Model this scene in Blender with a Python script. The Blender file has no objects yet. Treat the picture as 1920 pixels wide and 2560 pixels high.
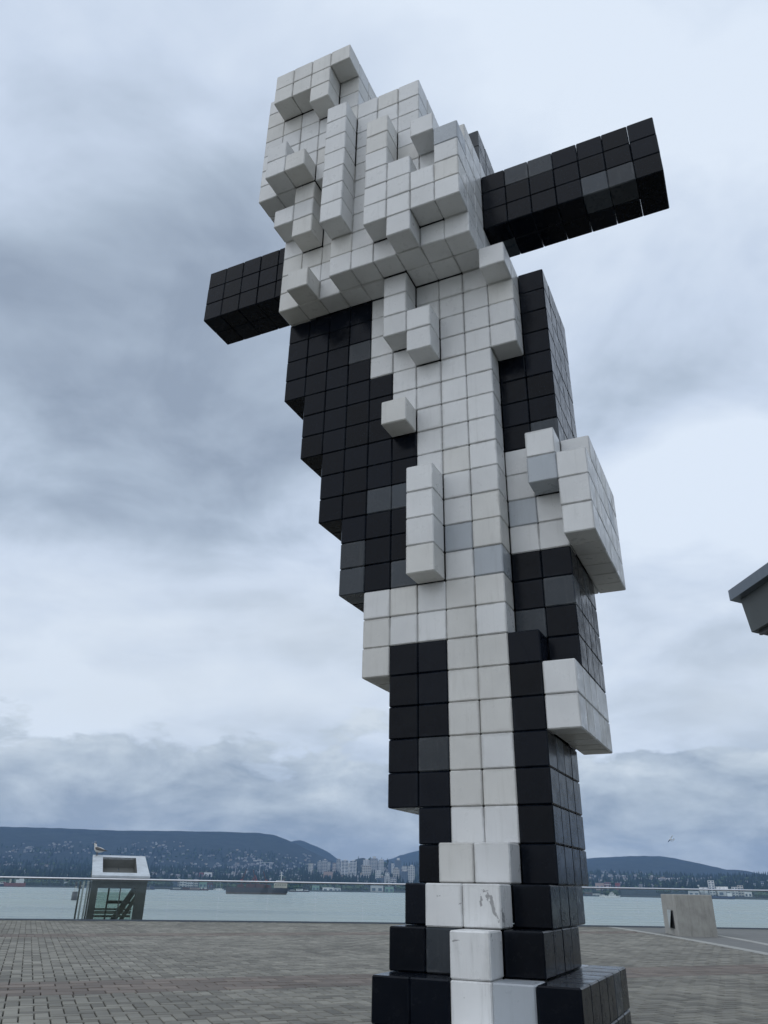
import bpy, math, random
import numpy as np
from mathutils import Matrix, Vector

# ------------------------------------------------------------------ camera, world, sun, exposure
scene = bpy.context.scene
COL = scene.collection
EYE = 0.97
FPX, PITCH, ROLL = 1904.0, 0.4582, 0.017          # focal length for a 1920 x 2560 frame
_F = np.array([0.0, math.cos(PITCH), math.sin(PITCH)])
_R0 = np.array([1.0, 0.0, 0.0])
_U0 = np.cross(_R0, _F)
_R = math.cos(ROLL) * _R0 + math.sin(ROLL) * _U0
_U = -math.sin(ROLL) * _R0 + math.cos(ROLL) * _U0
cd = bpy.data.cameras.new('camera')
cd.sensor_fit = 'VERTICAL'
cd.sensor_height = 36.0
cd.lens = 36.0 * FPX / 2560.0
cd.clip_start = 0.1
cd.clip_end = 60000.0
cam = bpy.data.objects.new('camera', cd)
COL.objects.link(cam)
cam.matrix_world = Matrix(((_R[0], _U[0], -_F[0], 0), (_R[1], _U[1], -_F[1], 0), (_R[2], _U[2], -_F[2], EYE), (0, 0, 0, 1)))
scene.camera = cam

SUN_EL, SUN_AZ = math.radians(48), math.radians(240)   # azimuth clockwise from +Y: behind the viewer, a little to the left
w = bpy.data.worlds.new('World')
scene.world = w
w.use_nodes = True
wt = w.node_tree
wt.nodes.clear()


def N(t, kind, **kw):
    n = t.nodes.new(kind)
    for k, v in kw.items():
        if k.startswith('i_'):
            n.inputs[k[2:].replace('_', ' ')].default_value = v
        else:
            setattr(n, k, v)
    return n


def math_node(t, op, a, b=None, clamp=False):
    n = t.nodes.new('ShaderNodeMath')
    n.operation = op
    n.use_clamp = clamp
    for k, v in enumerate((a, b)):
        if v is None:
            continue
        if hasattr(v, 'is_output'):
            t.links.new(v, n.inputs[k])
        else:
            n.inputs[k].default_value = v
    return n.outputs[0]


def ramp(t, fac, stops, interp='LINEAR'):
    n = t.nodes.new('ShaderNodeValToRGB')
    n.color_ramp.interpolation = interp
    e = n.color_ramp.elements
    while len(e) < len(stops):
        e.new(0.5)
    for k, (p, c) in enumerate(stops):
        e[k].position = p
        e[k].color = (c[0], c[1], c[2], 1) if not isinstance(c, (int, float)) else (c, c, c, 1)
    t.links.new(fac, n.inputs[0])
    return n.outputs[0]


def mixc(t, fac, a, b, mode='MIX'):
    n = t.nodes.new('ShaderNodeMix')
    n.data_type = 'RGBA'
    n.blend_type = mode
    for s, v in ((n.inputs[0], fac), (n.inputs[6], a), (n.inputs[7], b)):
        if hasattr(v, 'is_output'):
            t.links.new(v, s)
        elif isinstance(v, (int, float)):
            s.default_value = v
        else:
            s.default_value = (v[0], v[1], v[2], 1)
    return n.outputs[2]


def noise(t, vec, scale, detail=5, rough=0.55, dist=0.0):
    n = t.nodes.new('ShaderNodeTexNoise')
    n.inputs['Scale'].default_value = scale
    n.inputs['Detail'].default_value = detail
    n.inputs['Roughness'].default_value = rough
    n.inputs['Distortion'].default_value = dist
    if vec is not None:
        t.links.new(vec, n.inputs['Vector'])
    return n.outputs[0]


SKY_SEED = 12.15


def build_world():
    t = wt
    out = N(t, 'ShaderNodeOutputWorld')
    bg = N(t, 'ShaderNodeBackground')
    bg.inputs['Strength'].default_value = 0.1
    t.links.new(bg.outputs[0], out.inputs[0])
    sky = N(t, 'ShaderNodeTexSky', sky_type='NISHITA', sun_disc=False)
    sky.sun_elevation = SUN_EL
    sky.sun_rotation = SUN_AZ
    tc = N(t, 'ShaderNodeTexCoord')
    sep = N(t, 'ShaderNodeSeparateXYZ')
    t.links.new(tc.outputs['Generated'], sep.inputs[0])
    x, y, z = sep.outputs
    zc = math_node(t, 'MAXIMUM', z, 0.0)
    d = math_node(t, 'ADD', zc, 0.22)
    comb = N(t, 'ShaderNodeCombineXYZ')
    t.links.new(math_node(t, 'DIVIDE', x, d), comb.inputs[0])
    t.links.new(math_node(t, 'DIVIDE', y, d), comb.inputs[1])
    comb.inputs[2].default_value = SKY_SEED
    n1 = noise(t, comb.outputs[0], 1.15, 6, 0.5, 0.35)
    n2 = noise(t, comb.outputs[0], 3.1, 7, 0.55, 0.4)
    nn = math_node(t, 'ADD', math_node(t, 'MULTIPLY', n1, 0.72), math_node(t, 'MULTIPLY', n2, 0.28))
    deck = ramp(t, nn, [(0.365, (0.31, 0.375, 0.475)), (0.44, (0.45, 0.535, 0.65)), (0.51, (0.62, 0.715, 0.86)), (0.60, (0.79, 0.88, 1.0))])
    # brighter gap between the high deck and the bank of low cloud, all round the horizon
    gap = ramp(t, zc, [(0.10, 0.0), (0.20, 0.75), (0.27, 0.7), (0.42, 0.0)], 'EASE')
    n5 = noise(t, comb.outputs[0], 0.9, 4, 0.5)
    gapf = math_node(t, 'MULTIPLY', gap, ramp(t, n5, [(0.36, 0.4), (0.56, 1.0)]))
    deck = mixc(t, gapf, deck, (0.74, 0.81, 0.885))
    # the low bank: lumpy tops, flat dark base
    mp = N(t, 'ShaderNodeMapping')
    mp.inputs['Scale'].default_value = (1.0, 1.0, 2.2)
    t.links.new(tc.outputs['Generated'], mp.inputs[0])
    n3 = noise(t, mp.outputs[0], 6.5, 7, 0.55, 0.15)
    n4 = noise(t, mp.outputs[0], 13.0, 6, 0.6, 0.3)
    top = math_node(t, 'ADD', 0.158, math_node(t, 'MULTIPLY', math_node(t, 'SUBTRACT', n3, 0.5), 0.2))
    top = math_node(t, 'ADD', top, math_node(t, 'MULTIPLY', math_node(t, 'SUBTRACT', n4, 0.5), 0.07))
    m = math_node(t, 'DIVIDE', math_node(t, 'SUBTRACT', top, zc), 0.013)
    m = math_node(t, 'ADD', m, 0.5, True)
    mp2 = N(t, 'ShaderNodeMapping')
    mp2.inputs['Scale'].default_value = (1.0, 1.0, 2.6)
    t.links.new(tc.outputs['Generated'], mp2.inputs[0])
    n6 = noise(t, mp2.outputs[0], 7.0, 8, 0.58, 0.3)
    shade = math_node(t, 'ADD', math_node(t, 'MULTIPLY', zc, 2.2), math_node(t, 'MULTIPLY', math_node(t, 'SUBTRACT', n6, 0.5), 1.25))
    shade = math_node(t, 'ADD', shade, math_node(t, 'MULTIPLY', math_node(t, 'SUBTRACT', n4, 0.5), 0.45))
    bank = ramp(t, shade, [(0.02, (0.27, 0.335, 0.43)), (0.17, (0.39, 0.46, 0.545)), (0.32, (0.52, 0.595, 0.67)), (0.5, (0.70, 0.77, 0.83))])
    col = mixc(t, math_node(t, 'MULTIPLY', m, 0.88), deck, bank)
    sc = N(t, 'ShaderNodeVectorMath', operation='SCALE')
    sc.inputs['Scale'].default_value = 10.0
    t.links.new(col, sc.inputs[0])
    t.links.new(mixc(t, 0.94, sky.outputs[0], sc.outputs[0]), bg.inputs['Color'])


build_world()
sl = bpy.data.lights.new('sun', 'SUN')
sl.energy = 1.1
sl.angle = math.radians(110)
sl.color = (1.0, 0.975, 0.94)
sun = bpy.data.objects.new('sun', sl)
COL.objects.link(sun)
sdir = Vector((math.sin(SUN_AZ) * math.cos(SUN_EL), math.cos(SUN_AZ) * math.cos(SUN_EL), math.sin(SUN_EL)))
sun.rotation_euler = sdir.to_track_quat('Z', 'Y').to_euler()
vs = scene.view_settings
vs.view_transform = 'Standard'
vs.look = 'None'
vs.exposure = 0.0
vs.gamma = 1.0
scene.cycles.max_bounces = 8
scene.cycles.volume_bounces = 1
scene.cycles.transparent_max_bounces = 24

# ------------------------------------------------------------------ helpers
rnd = random.Random(7)


def ray(px, py):
    return _F * FPX + (px - 960.0) * _R - (py - 1280.0) * _U


def at_z(px, py, z):
    d = ray(px, py)
    k = (z - EYE) / d[2]
    return Vector((d[0] * k, d[1] * k, z))


def at_r(px, py, r):
    d = ray(px, py)
    k = r / math.hypot(d[0], d[1])
    return Vector((d[0] * k, d[1] * k, EYE + d[2] * k))


def azel(px, py):
    d = ray(px, py)
    return math.atan2(d[0], d[1]), d[2] / math.hypot(d[0], d[1])


class MB:
    def __init__(self):
        self.v, self.f, self.m = [], [], []

    def poly(self, pts, mi=0):
        b = len(self.v)
        self.v += [tuple(p) for p in pts]
        self.f.append(tuple(range(b, b + len(pts))))
        self.m.append(mi)

    def hexa(self, p, mi=0):
        """8 points: bottom ring (counter-clockwise from above), then top ring"""
        b = len(self.v)
        self.v += [tuple(q) for q in p]
        for q in ((3, 2, 1, 0), (4, 5, 6, 7), (0, 1, 5, 4), (1, 2, 6, 5), (2, 3, 7, 6), (3, 0, 4, 7)):
            self.f.append(tuple(b + k for k in q))
            self.m.append(mi)
        return self

    def box(self, c, s, mi=0, rz=0.0):
        hx, hy, hz = s[0] / 2, s[1] / 2, s[2] / 2
        ca, sa = math.cos(rz), math.sin(rz)
        ring = [(-hx, -hy), (hx, -hy), (hx, hy), (-hx, hy)]
        ring = [(c[0] + a * ca - b * sa, c[1] + a * sa + b * ca) for a, b in ring]
        return self.hexa([(a, b, c[2] - hz) for a, b in ring] + [(a, b, c[2] + hz) for a, b in ring], mi)

    def bar(self, a, b, wx, wy=None, mi=0, up=(0, 0, 1)):
        a, b = Vector(a), Vector(b)
        wy = wx if wy is None else wy
        d = (b - a).normalized()
        u = Vector(up)
        if abs(d.dot(u)) > 0.98:
            u = Vector((0, 1, 0))
        s = d.cross(u).normalized() * (wx / 2)
        t = s.cross(d).normalized() * (wy / 2)
        return self.hexa([a - s - t, a + s - t, a + s + t, a - s + t, b - s - t, b + s - t, b + s + t, b - s + t], mi)

    def tube(self, pts, rad, n=8, mi=0, cap=True):
        rings = []
        pts = [Vector(p) for p in pts]
        if not isinstance(rad, (list, tuple)):
            rad = [rad] * len(pts)
        for k, p in enumerate(pts):
            d = (pts[min(k + 1, len(pts) - 1)] - pts[max(k - 1, 0)]).normalized()
            u = Vector((0, 0, 1)) if abs(d.z) < 0.95 else Vector((1, 0, 0))
            s = d.cross(u).normalized()
            t = s.cross(d).normalized()
            b = len(self.v)
            for q in range(n):
                a = 2 * math.pi * q / n
                self.v.append(tuple(p + (s * math.cos(a) + t * math.sin(a)) * rad[k]))
            rings.append(b)
        for k in range(len(rings) - 1):
            for q in range(n):
                r = (q + 1) % n
                self.f.append((rings[k] + q, rings[k] + r, rings[k + 1] + r, rings[k + 1] + q))
                self.m.append(mi)
        if cap:
            self.f.append(tuple(rings[0] + q for q in reversed(range(n))))
            self.f.append(tuple(rings[-1] + q for q in range(n)))
            self.m += [mi, mi]
        return self

    def mesh(self, name, mats, smooth=False):
        me = bpy.data.meshes.new(name)
        me.from_pydata(self.v, [], self.f)
        for m in (mats if isinstance(mats, (list, tuple)) else [mats]):
            me.materials.append(m)
        if any(self.m):
            me.polygons.foreach_set('material_index', self.m)
        if smooth:
            me.polygons.foreach_set('use_smooth', [True] * len(me.polygons))
        me.update()
        return me

    def build(self, name, mats, parent=None, smooth=False):
        return link(name, self.mesh(name, mats, smooth), parent)


def link(name, me, parent=None):
    o = bpy.data.objects.new(name, me)
    COL.objects.link(o)
    if parent is not None:
        o.parent = parent
    return o


def tag(o, label, cat, group=None):
    o['label'] = label
    o['category'] = cat
    if group:
        o['group'] = group
    return o


def thing(name, label, cat, loc=(0, 0, 0), rz=0.0, group=None):
    o = link(name, None)
    o.location = loc
    o.rotation_euler = (0, 0, rz)
    return tag(o, label, cat, group)


def kind(o, k):
    o['kind'] = k
    return o


def material(name, color, rough=0.6, var=0.0, spec=0.5, metal=0.0, grime=None, bump=None, island=0.0):
    """principled material; var/scale mottling in world space, grime = (scale vec, colour, low, high), island = per-piece tone spread"""
    m = bpy.data.materials.new(name)
    m.use_nodes = True
    t = m.node_tree
    p = t.nodes['Principled BSDF']
    p.inputs['Roughness'].default_value = rough
    p.inputs['Specular IOR Level'].default_value = spec
    p.inputs['Metallic'].default_value = metal
    g = N(t, 'ShaderNodeNewGeometry')
    base = None
    if island:
        oi = N(t, 'ShaderNodeObjectInfo')
        s = math_node(t, 'ADD', oi.outputs['Random'], g.outputs['Random Per Island'])
        s = math_node(t, 'FRACT', math_node(t, 'MULTIPLY', s, 7.31))
        lo = tuple(c * (1 - island) for c in color)
        hi = tuple(min(1, c * (1 + island)) for c in color)
        base = ramp(t, s, [(0.0, lo), (1.0, hi)])
    if var:
        n = noise(t, g.outputs['Position'], var[0], 6, 0.6)
        lo = tuple(c * (1 - var[1]) for c in color) if base is None else (1 - var[1],) * 3
        hi = tuple(min(1, c * (1 + var[1])) for c in color) if base is None else (1 + var[1],) * 3
        r = ramp(t, n, [(0.3, lo), (0.7, hi)])
        base = r if base is None else mixc(t, 1.0, base, r, 'MULTIPLY')
    if grime:
        mp = N(t, 'ShaderNodeMapping')
        mp.inputs['Scale'].default_value = grime[0]
        t.links.new(g.outputs['Position'], mp.inputs[0])
        n = noise(t, mp.outputs[0], 1.0, 8, 0.65)
        f = ramp(t, n, [(grime[2], 0.0), (grime[3], 1.0)])
        base = mixc(t, math_node(t, 'MULTIPLY', f, grime[4] if len(grime) > 4 else 0.6), base if base is not None else color, grime[1])
    if base is None:
        p.inputs['Base Color'].default_value = (*color, 1)
    else:
        t.links.new(base, p.inputs['Base Color'])
    if bump:
        n = noise(t, g.outputs['Position'], bump[0], 6, 0.6)
        b = N(t, 'ShaderNodeBump')
        b.inputs['Strength'].default_value = bump[1]
        b.inputs['Distance'].default_value = bump[2]
        t.links.new(n, b.inputs['Height'])
        t.links.new(b.outputs[0], p.inputs['Normal'])
    return m


def glass_material(name, tint, refl=0.08):
    m = bpy.data.materials.new(name)
    m.use_nodes = True
    t = m.node_tree
    t.nodes.clear()
    out = N(t, 'ShaderNodeOutputMaterial')
    tr = N(t, 'ShaderNodeBsdfTransparent')
    tr.inputs[0].default_value = (*tint, 1)
    gl = N(t, 'ShaderNodeBsdfGlossy')
    gl.inputs['Roughness'].default_value = 0.03
    lw = N(t, 'ShaderNodeFresnel')
    lw.inputs['IOR'].default_value = 1.45
    mx = N(t, 'ShaderNodeMixShader')
    t.links.new(math_node(t, 'ADD', lw.outputs[0], refl - 0.04, True), mx.inputs[0])
    t.links.new(tr.outputs[0], mx.inputs[1])
    t.links.new(gl.outputs[0], mx.inputs[2])
    t.links.new(mx.outputs[0], out.inputs[0])
    return m


# value noise for terrain
_ng = np.random.RandomState(11).rand(256, 256)


def vnoise(x, y):
    xi, yi = np.floor(x).astype(int), np.floor(y).astype(int)
    fx, fy = x - xi, y - yi
    fx, fy = fx * fx * (3 - 2 * fx), fy * fy * (3 - 2 * fy)
    a = _ng[xi % 256, yi % 256]
    b = _ng[(xi + 1) % 256, yi % 256]
    c = _ng[xi % 256, (yi + 1) % 256]
    d = _ng[(xi + 1) % 256, (yi + 1) % 256]
    return (a * (1 - fx) + b * fx) * (1 - fy) + (c * (1 - fx) + d * fx) * fy


def fbm(x, y, oct=5):
    s, a = 0, 0.5
    for _ in range(oct):
        s = s + a * vnoise(x, y)
        x, y, a = x * 2.03 + 17.1, y * 2.03 + 5.7, a * 0.5
    return s


# ------------------------------------------------------------------ materials
M = {}
M['paver'] = material('grey_paver', (0.185, 0.178, 0.150), 0.8, var=(0.55, 0.26), island=0.3, bump=(60, 0.35, 0.004),
                      grime=((1.3, 1.3, 1.3), (0.085, 0.078, 0.068), 0.5, 0.72, 0.6))
M['paver_band'] = material('brown_grey_paver', (0.15, 0.125, 0.105), 0.8, var=(0.6, 0.25), island=0.25, bump=(60, 0.35, 0.004))
M['joint'] = material('joint_sand', (0.022, 0.021, 0.02), 0.95)
M['asphalt'] = material('fine_grey_surfacing', (0.155, 0.157, 0.15), 0.85, var=(2.5, 0.12), bump=(90, 0.3, 0.004))
M['kerbstone'] = material('pale_concrete_strip', (0.33, 0.33, 0.305), 0.8, var=(3, 0.12))
M['concrete'] = material('cast_concrete', (0.34, 0.335, 0.31), 0.8, var=(5, 0.14), bump=(25, 0.25, 0.01),
                         grime=((9, 9, 1.5), (0.17, 0.165, 0.15), 0.5, 0.75, 0.7))
M['dark_slot'] = material('dark_recess', (0.02, 0.02, 0.022), 0.7)
M['steel'] = material('brushed_steel', (0.62, 0.63, 0.66), 0.32, metal=1.0, var=(6, 0.06))
M['zinc'] = material('weathered_zinc', (0.50, 0.54, 0.57), 0.5, var=(3, 0.15), grime=((4, 4, 4), (0.33, 0.36, 0.38), 0.52, 0.7, 0.7))
M['kiosk_frame'] = material('grey_green_frame', (0.055, 0.068, 0.066), 0.5, var=(4, 0.2))
M['kiosk_panel'] = material('taupe_panel', (0.085, 0.09, 0.085), 0.6, var=(6, 0.12))
M['kiosk_light'] = material('pale_post', (0.42, 0.46, 0.46), 0.5, var=(5, 0.12))
M['glass'] = glass_material('clear_glass', (0.93, 0.965, 0.955), 0.05)
M['glass_green'] = glass_material('green_glass', (0.84, 0.90, 0.87), 0.07)
M['canopy_fascia'] = material('slate_metal_fascia', (0.10, 0.125, 0.155), 0.4, grime=((14, 14, 1.2), (0.19, 0.22, 0.26), 0.52, 0.8, 0.6))
M['canopy_soffit'] = material('grey_soffit', (0.075, 0.085, 0.085), 0.6, var=(1.5, 0.15))
M['canopy_rib'] = material('dark_rib', (0.05, 0.05, 0.052), 0.5)

# ------------------------------------------------------------------ setting: water, plaza, hills
WATER = -13.0


def rail_y(x):
    return 25.95 + 0.115 * x - 0.0055 * x * x


def build_water():
    m = bpy.data.materials.new('harbour_water')
    m.use_nodes = True
    t = m.node_tree
    p = t.nodes['Principled BSDF']
    p.inputs['Base Color'].default_value = (0.325, 0.355, 0.345, 1)
    p.inputs['Roughness'].default_value = 0.22
    p.inputs['IOR'].default_value = 1.333
    g = N(t, 'ShaderNodeNewGeometry')
    mp = N(t, 'ShaderNodeMapping')
    mp.inputs['Scale'].default_value = (0.35, 1.0, 1.0)
    t.links.new(g.outputs['Position'], mp.inputs[0])
    n1 = noise(t, mp.outputs[0], 0.11, 5, 0.6)
    n2 = noise(t, mp.outputs[0], 0.008, 4, 0.5)
    h = math_node(t, 'ADD', math_node(t, 'MULTIPLY', n1, 1.0), math_node(t, 'MULTIPLY', n2, 2.0))
    b = N(t, 'ShaderNodeBump')
    b.inputs['Strength'].default_value = 0.9
    b.inputs['Distance'].default_value = 3.0
    t.links.new(h, b.inputs['Height'])
    t.links.new(b.outputs[0], p.inputs['Normal'])
    mp3 = N(t, 'ShaderNodeMapping')
    mp3.inputs['Scale'].default_value = (0.0012, 0.009, 1.0)
    t.links.new(g.outputs['Position'], mp3.inputs[0])
    n3 = noise(t, mp3.outputs[0], 1.0, 5, 0.6)
    t.links.new(ramp(t, n3, [(0.35, 0.16), (0.65, 0.34)]), p.inputs['Roughness'])
    mb = MB()
    mb.poly([(-9500, 10, WATER), (9500, 10, WATER), (9500, 9200, WATER), (-9500, 9200, WATER)])
    kind(mb.build('water', m), 'structure')


build_water()

PAVE_A = math.radians(-22.3)
VAX = Vector((math.sin(PAVE_A), math.cos(PAVE_A)))
UAX = Vector((math.cos(PAVE_A), -math.sin(PAVE_A)))
UNIT = 0.1175


def strip1_x(y):
    return 7.22 - 0.0052 * (y - 21.5) ** 2


def strip2_x(y):
    return 8.78 - 0.012 * (y - 24.5) ** 2


def build_plaza():
    # base sheet out to the quay edge, quay wall down to the water, and land behind the viewer
    mb = MB()
    xs = list(range(-60, 61, 4))
    top = [(x, rail_y(max(-26, min(26, x))) + 0.28) for x in xs]
    for (xa, ya), (xb, yb) in zip(top[:-1], top[1:]):
        mb.poly([(xa, -60, -0.03), (xb, -60, -0.03), (xb, yb, -0.03), (xa, ya, -0.03)])
        mb.poly([(xb, yb, -0.03), (xb, yb, WATER - 0.5), (xa, ya, WATER - 0.5), (xa, ya, -0.03)], 1)
    plaza = kind(mb.build('plaza', [M['joint'], M['concrete']]), 'structure')
    # fine surfacing right of the strip
    mb = MB()
    ys = [2.6 + k * 0.8 for k in range(31)]
    for a, b in zip(ys[:-1], ys[1:]):
        ra = min(a, rail_y(9) + 0.25)
        rb = min(b, rail_y(9) + 0.25)
        mb.poly([(strip1_x(a) + 0.1, ra, 0.0), (45, ra, 0.0), (45, rb, 0.0), (strip1_x(b) + 0.1, rb, 0.0)])
    kind(mb.build('path', M['asphalt']), 'structure')
    mb = MB()
    mb.poly([(-60, -60, -0.004), (60, -60, -0.004), (60, 2.6, -0.004), (-60, 2.6, -0.004)])
    mb.poly([(-60, 2.6, -0.004), (-22, 2.6, -0.004), (-22, rail_y(-22), -0.004), (-60, rail_y(-26), -0.004)])
    kind(mb.build('pavement', M['paver']), 'structure')
    for f, y0, y1, w_, z in ((strip1_x, 4, 26.3, 0.23, 0.006), (strip2_x, 12, 26.3, 0.2, 0.006)):
        n = 18
        root = kind(link('kerb_strip', None), 'structure')
        for k in range(n):
            a = y0 + (y1 - y0) * k / n + 0.006
            b = y0 + (y1 - y0) * (k + 1) / n - 0.006
            MB().hexa([(f(a) - w_ / 2, a, -0.05), (f(a) + w_ / 2, a, -0.05), (f(b) + w_ / 2, b, -0.05), (f(b) - w_ / 2, b, -0.05),
                       (f(a) - w_ / 2, a, z), (f(a) + w_ / 2, a, z), (f(b) + w_ / 2, b, z), (f(b) - w_ / 2, b, z)]).build('kerbstone', M['kerbstone'], root)
    return plaza


plaza = build_plaza()


def build_pavers(plaza):
    cells = []     # (u, v, du, dv, band)
    bands = [(9.15, 10.33), (18.4, 19.5)]
    # (the next band towards the viewer lies behind the camera)

    def in_view(wx, wy):
        if wx < -22 or wy < 2.6 or wy > rail_y(wx) - 0.06 or wx > strip1_x(wy) - 0.13:
            return False
        return True

    segs = [(0.0 - 0.13, 9.15), (10.33, 18.4), (19.5, 34.0)]
    for v0, v1 in segs:
        for i in range(-215, 190):
            for j in range(0, int((v1 - v0) / UNIT) + 1):
                r = (i - j) % 4
                if r == 0:
                    du, dv = 2, 1
                elif r == 3:
                    du, dv = 1, 2
                else:
                    continue
                u, v = i * UNIT, v0 + j * UNIT
                top = min(v + dv * UNIT, v1)
                if top - v < 0.03:
                    continue
                cells.append((u, v, du * UNIT, top - v, 0))
        for i in range(-215, 190):          # half pieces closing the lower edge of each field
            if (i - (-1)) % 4 == 3:
                cells.append((i * UNIT, v0, UNIT, UNIT, 0))
    for v0, v1 in bands:
        rows = 5
        h = (v1 - v0) / rows
        for j in range(rows):
            for i in range(-80, 80):
                cells.append(((i + 0.5 * (j % 2)) * 0.30, v0 + j * h, 0.30, h, 1))
    good = []
    for c in cells:
        cu, cv = c[0] + c[2] / 2, c[1] + c[3] / 2
        wx, wy = cu * UAX.x + cv * VAX.x, cu * UAX.y + cv * VAX.y
        if in_view(wx, wy):
            good.append((wy * wy + wx * wx + (0 if wy > 6.8 and abs(wx) < 0.44 * wy and not (-0.9 < wx < 1.5 and wy > 7.2) else 1e4), c, wx, wy))
    good.sort(key=lambda q: q[0])
    r = random.Random(3)
    cache = {}
    g, ch = 0.0055, 0.006

    def piece(mb, du, dv, ox, oy, tilt, mi):
        def P(a, b, z):
            return (ox + a * UAX.x + b * VAX.x, oy + a * UAX.y + b * VAX.y, z + tilt[0] * a + tilt[1] * b + tilt[2])
        x, y = du / 2 - g, dv / 2 - g
        o = [P(-x, -y, -0.028), P(x, -y, -0.028), P(x, y, -0.028), P(-x, y, -0.028)]
        m_ = [P(-x, -y, -ch), P(x, -y, -ch), P(x, y, -ch), P(-x, y, -ch)]
        x, y = x - ch, y - ch
        t_ = [P(-x, -y, 0), P(x, -y, 0), P(x, y, 0), P(-x, y, 0)]
        b = len(mb.v)
        mb.v += o + m_ + t_
        for k in range(4):
            q = (k + 1) % 4
            mb.f += [(b + k, b + q, b + 4 + q, b + 4 + k), (b + 4 + k, b + 4 + q, b + 8 + q, b + 8 + k)]
            mb.m += [mi, mi]
        mb.f.append((b + 8, b + 9, b + 10, b + 11))
        mb.m.append(mi)

    rest = MB()
    for n, (_, c, wx, wy) in enumerate(good):
        tilt = (r.uniform(-.012, .012), r.uniform(-.012, .012), r.uniform(-.0025, .0015))
        if n < 300:
            key = (round(c[2], 4), round(c[3], 4), c[4])
            if key not in cache:
                mb = MB()
                piece(mb, c[2], c[3], 0, 0, (0, 0, 0), 0)
                cache[key] = mb.mesh('paver', M['paver_band'] if c[4] else M['paver'])
            o = link('paver', cache[key], plaza)
            o.location = (wx, wy, tilt[2])
            o.rotation_euler = (tilt[1], tilt[0], 0)
        else:
            piece(rest, c[2], c[3], wx, wy, tilt, c[4])
    kind(rest.build('paving', [M['paver'], M['paver_band']], plaza), 'stuff')


build_pavers(plaza)

# ---- far shore and mountains: one height field in polar steps
SHORE = 2750.0
RIDGES = [  # crest distance, foot distance, [(photo x, photo y of the skyline)]
    (6400, 4300, [(-900, 2070), (-400, 2050), (0, 2066), (150, 2070), (300, 2076), (420, 2077), (560, 2079), (650, 2082), (690, 2088), (729, 2104), (771, 2125), (810, 2143), (835, 2153), (880, 2185), (930, 2235)]),
    (8200, 6200, [(640, 2190), (690, 2130), (720, 2104), (738, 2100), (753, 2099), (771, 2106), (798, 2118), (819, 2128), (837, 2141), (860, 2160), (900, 2240)]),
    (8600, 6800, [(840, 2200), (900, 2160), (935, 2152), (960, 2150), (985, 2144), (1000, 2137), (1040, 2126), (1120, 2110), (1250, 2100), (1380, 2130), (1450, 2160), (1520, 2240)]),
    (7200, 4700, [(1330, 2240), (1400, 2160), (1460, 2146), (1540, 2141), (1590, 2139), (1650, 2140), (1690, 2146), (1730, 2154), (1780, 2165), (1815, 2173), (1850, 2174), (1880, 2180), (1920, 2188), (2000, 2204), (2200, 2215), (2700, 2225)]),
    (4700, 3600, [(600, 2240), (780, 2200), (850, 2178), (875, 2156), (892, 2147), (908, 2144), (922, 2148), (940, 2157), (1010, 2166), (1100, 2158), (1250, 2165), (1400, 2185), (1500, 2196), (1600, 2206), (1750, 2222), (1900, 2240)]),
]
AZ = np.linspace(math.radians(-48), math.radians(48), 420)
_rc = []
for rc, r0, pts in RIDGES:
    a = np.array([azel(x, y) for x, y in pts])
    _rc.append((rc, r0, a[:, 0], a[:, 1]))


def shore_r(az):
    return SHORE + 60 * np.sin(az * 9.0 + 1.0) + 35 * np.sin(az * 31)


def terrain(az, r):
    x, y = r * np.sin(az), r * np.cos(az)
    sr = shore_r(az)
    s = np.clip((r - sr) / 1900.0, -1, 1.6)
    h = WATER + 2.5 + np.where(s > 0, 86 * np.clip(s, 0, 1) ** 1.1, 40 * s)
    h = h + np.clip(s, 0, 1) * 26 * (fbm(x / 420, y / 420) - 0.5)
    for rc, r0, aa, ee in _rc:
        hc = EYE + rc * np.interp(az, aa, ee, left=-0.02, right=-0.02)
        t = (r - r0) / (rc - r0)
        prof = np.where(t < 1, np.clip(t, 0, 1) ** 1.25, np.clip(1 - (t - 1) * 1.6, 0, 1))
        rough = (fbm(x / 700 + 9, y / 900 + 3) - 0.5) * 90 * np.clip(t * 3, 0, 1) * np.clip((1 - t) * 2.2, 0, 1)
        hc = np.maximum(hc, -40)
        hh = -40 + (hc + 40) * prof + np.where(prof > 0.05, rough, 0) + (fbm(x / 55, y / 200) - 0.5) * 7
        h = np.where((t > 0) & (hh > h), hh, h)
    return h


def hz(x, y):
    return float(terrain(np.array([math.atan2(x, y)]), np.array([math.hypot(x, y)]))[0])


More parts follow.
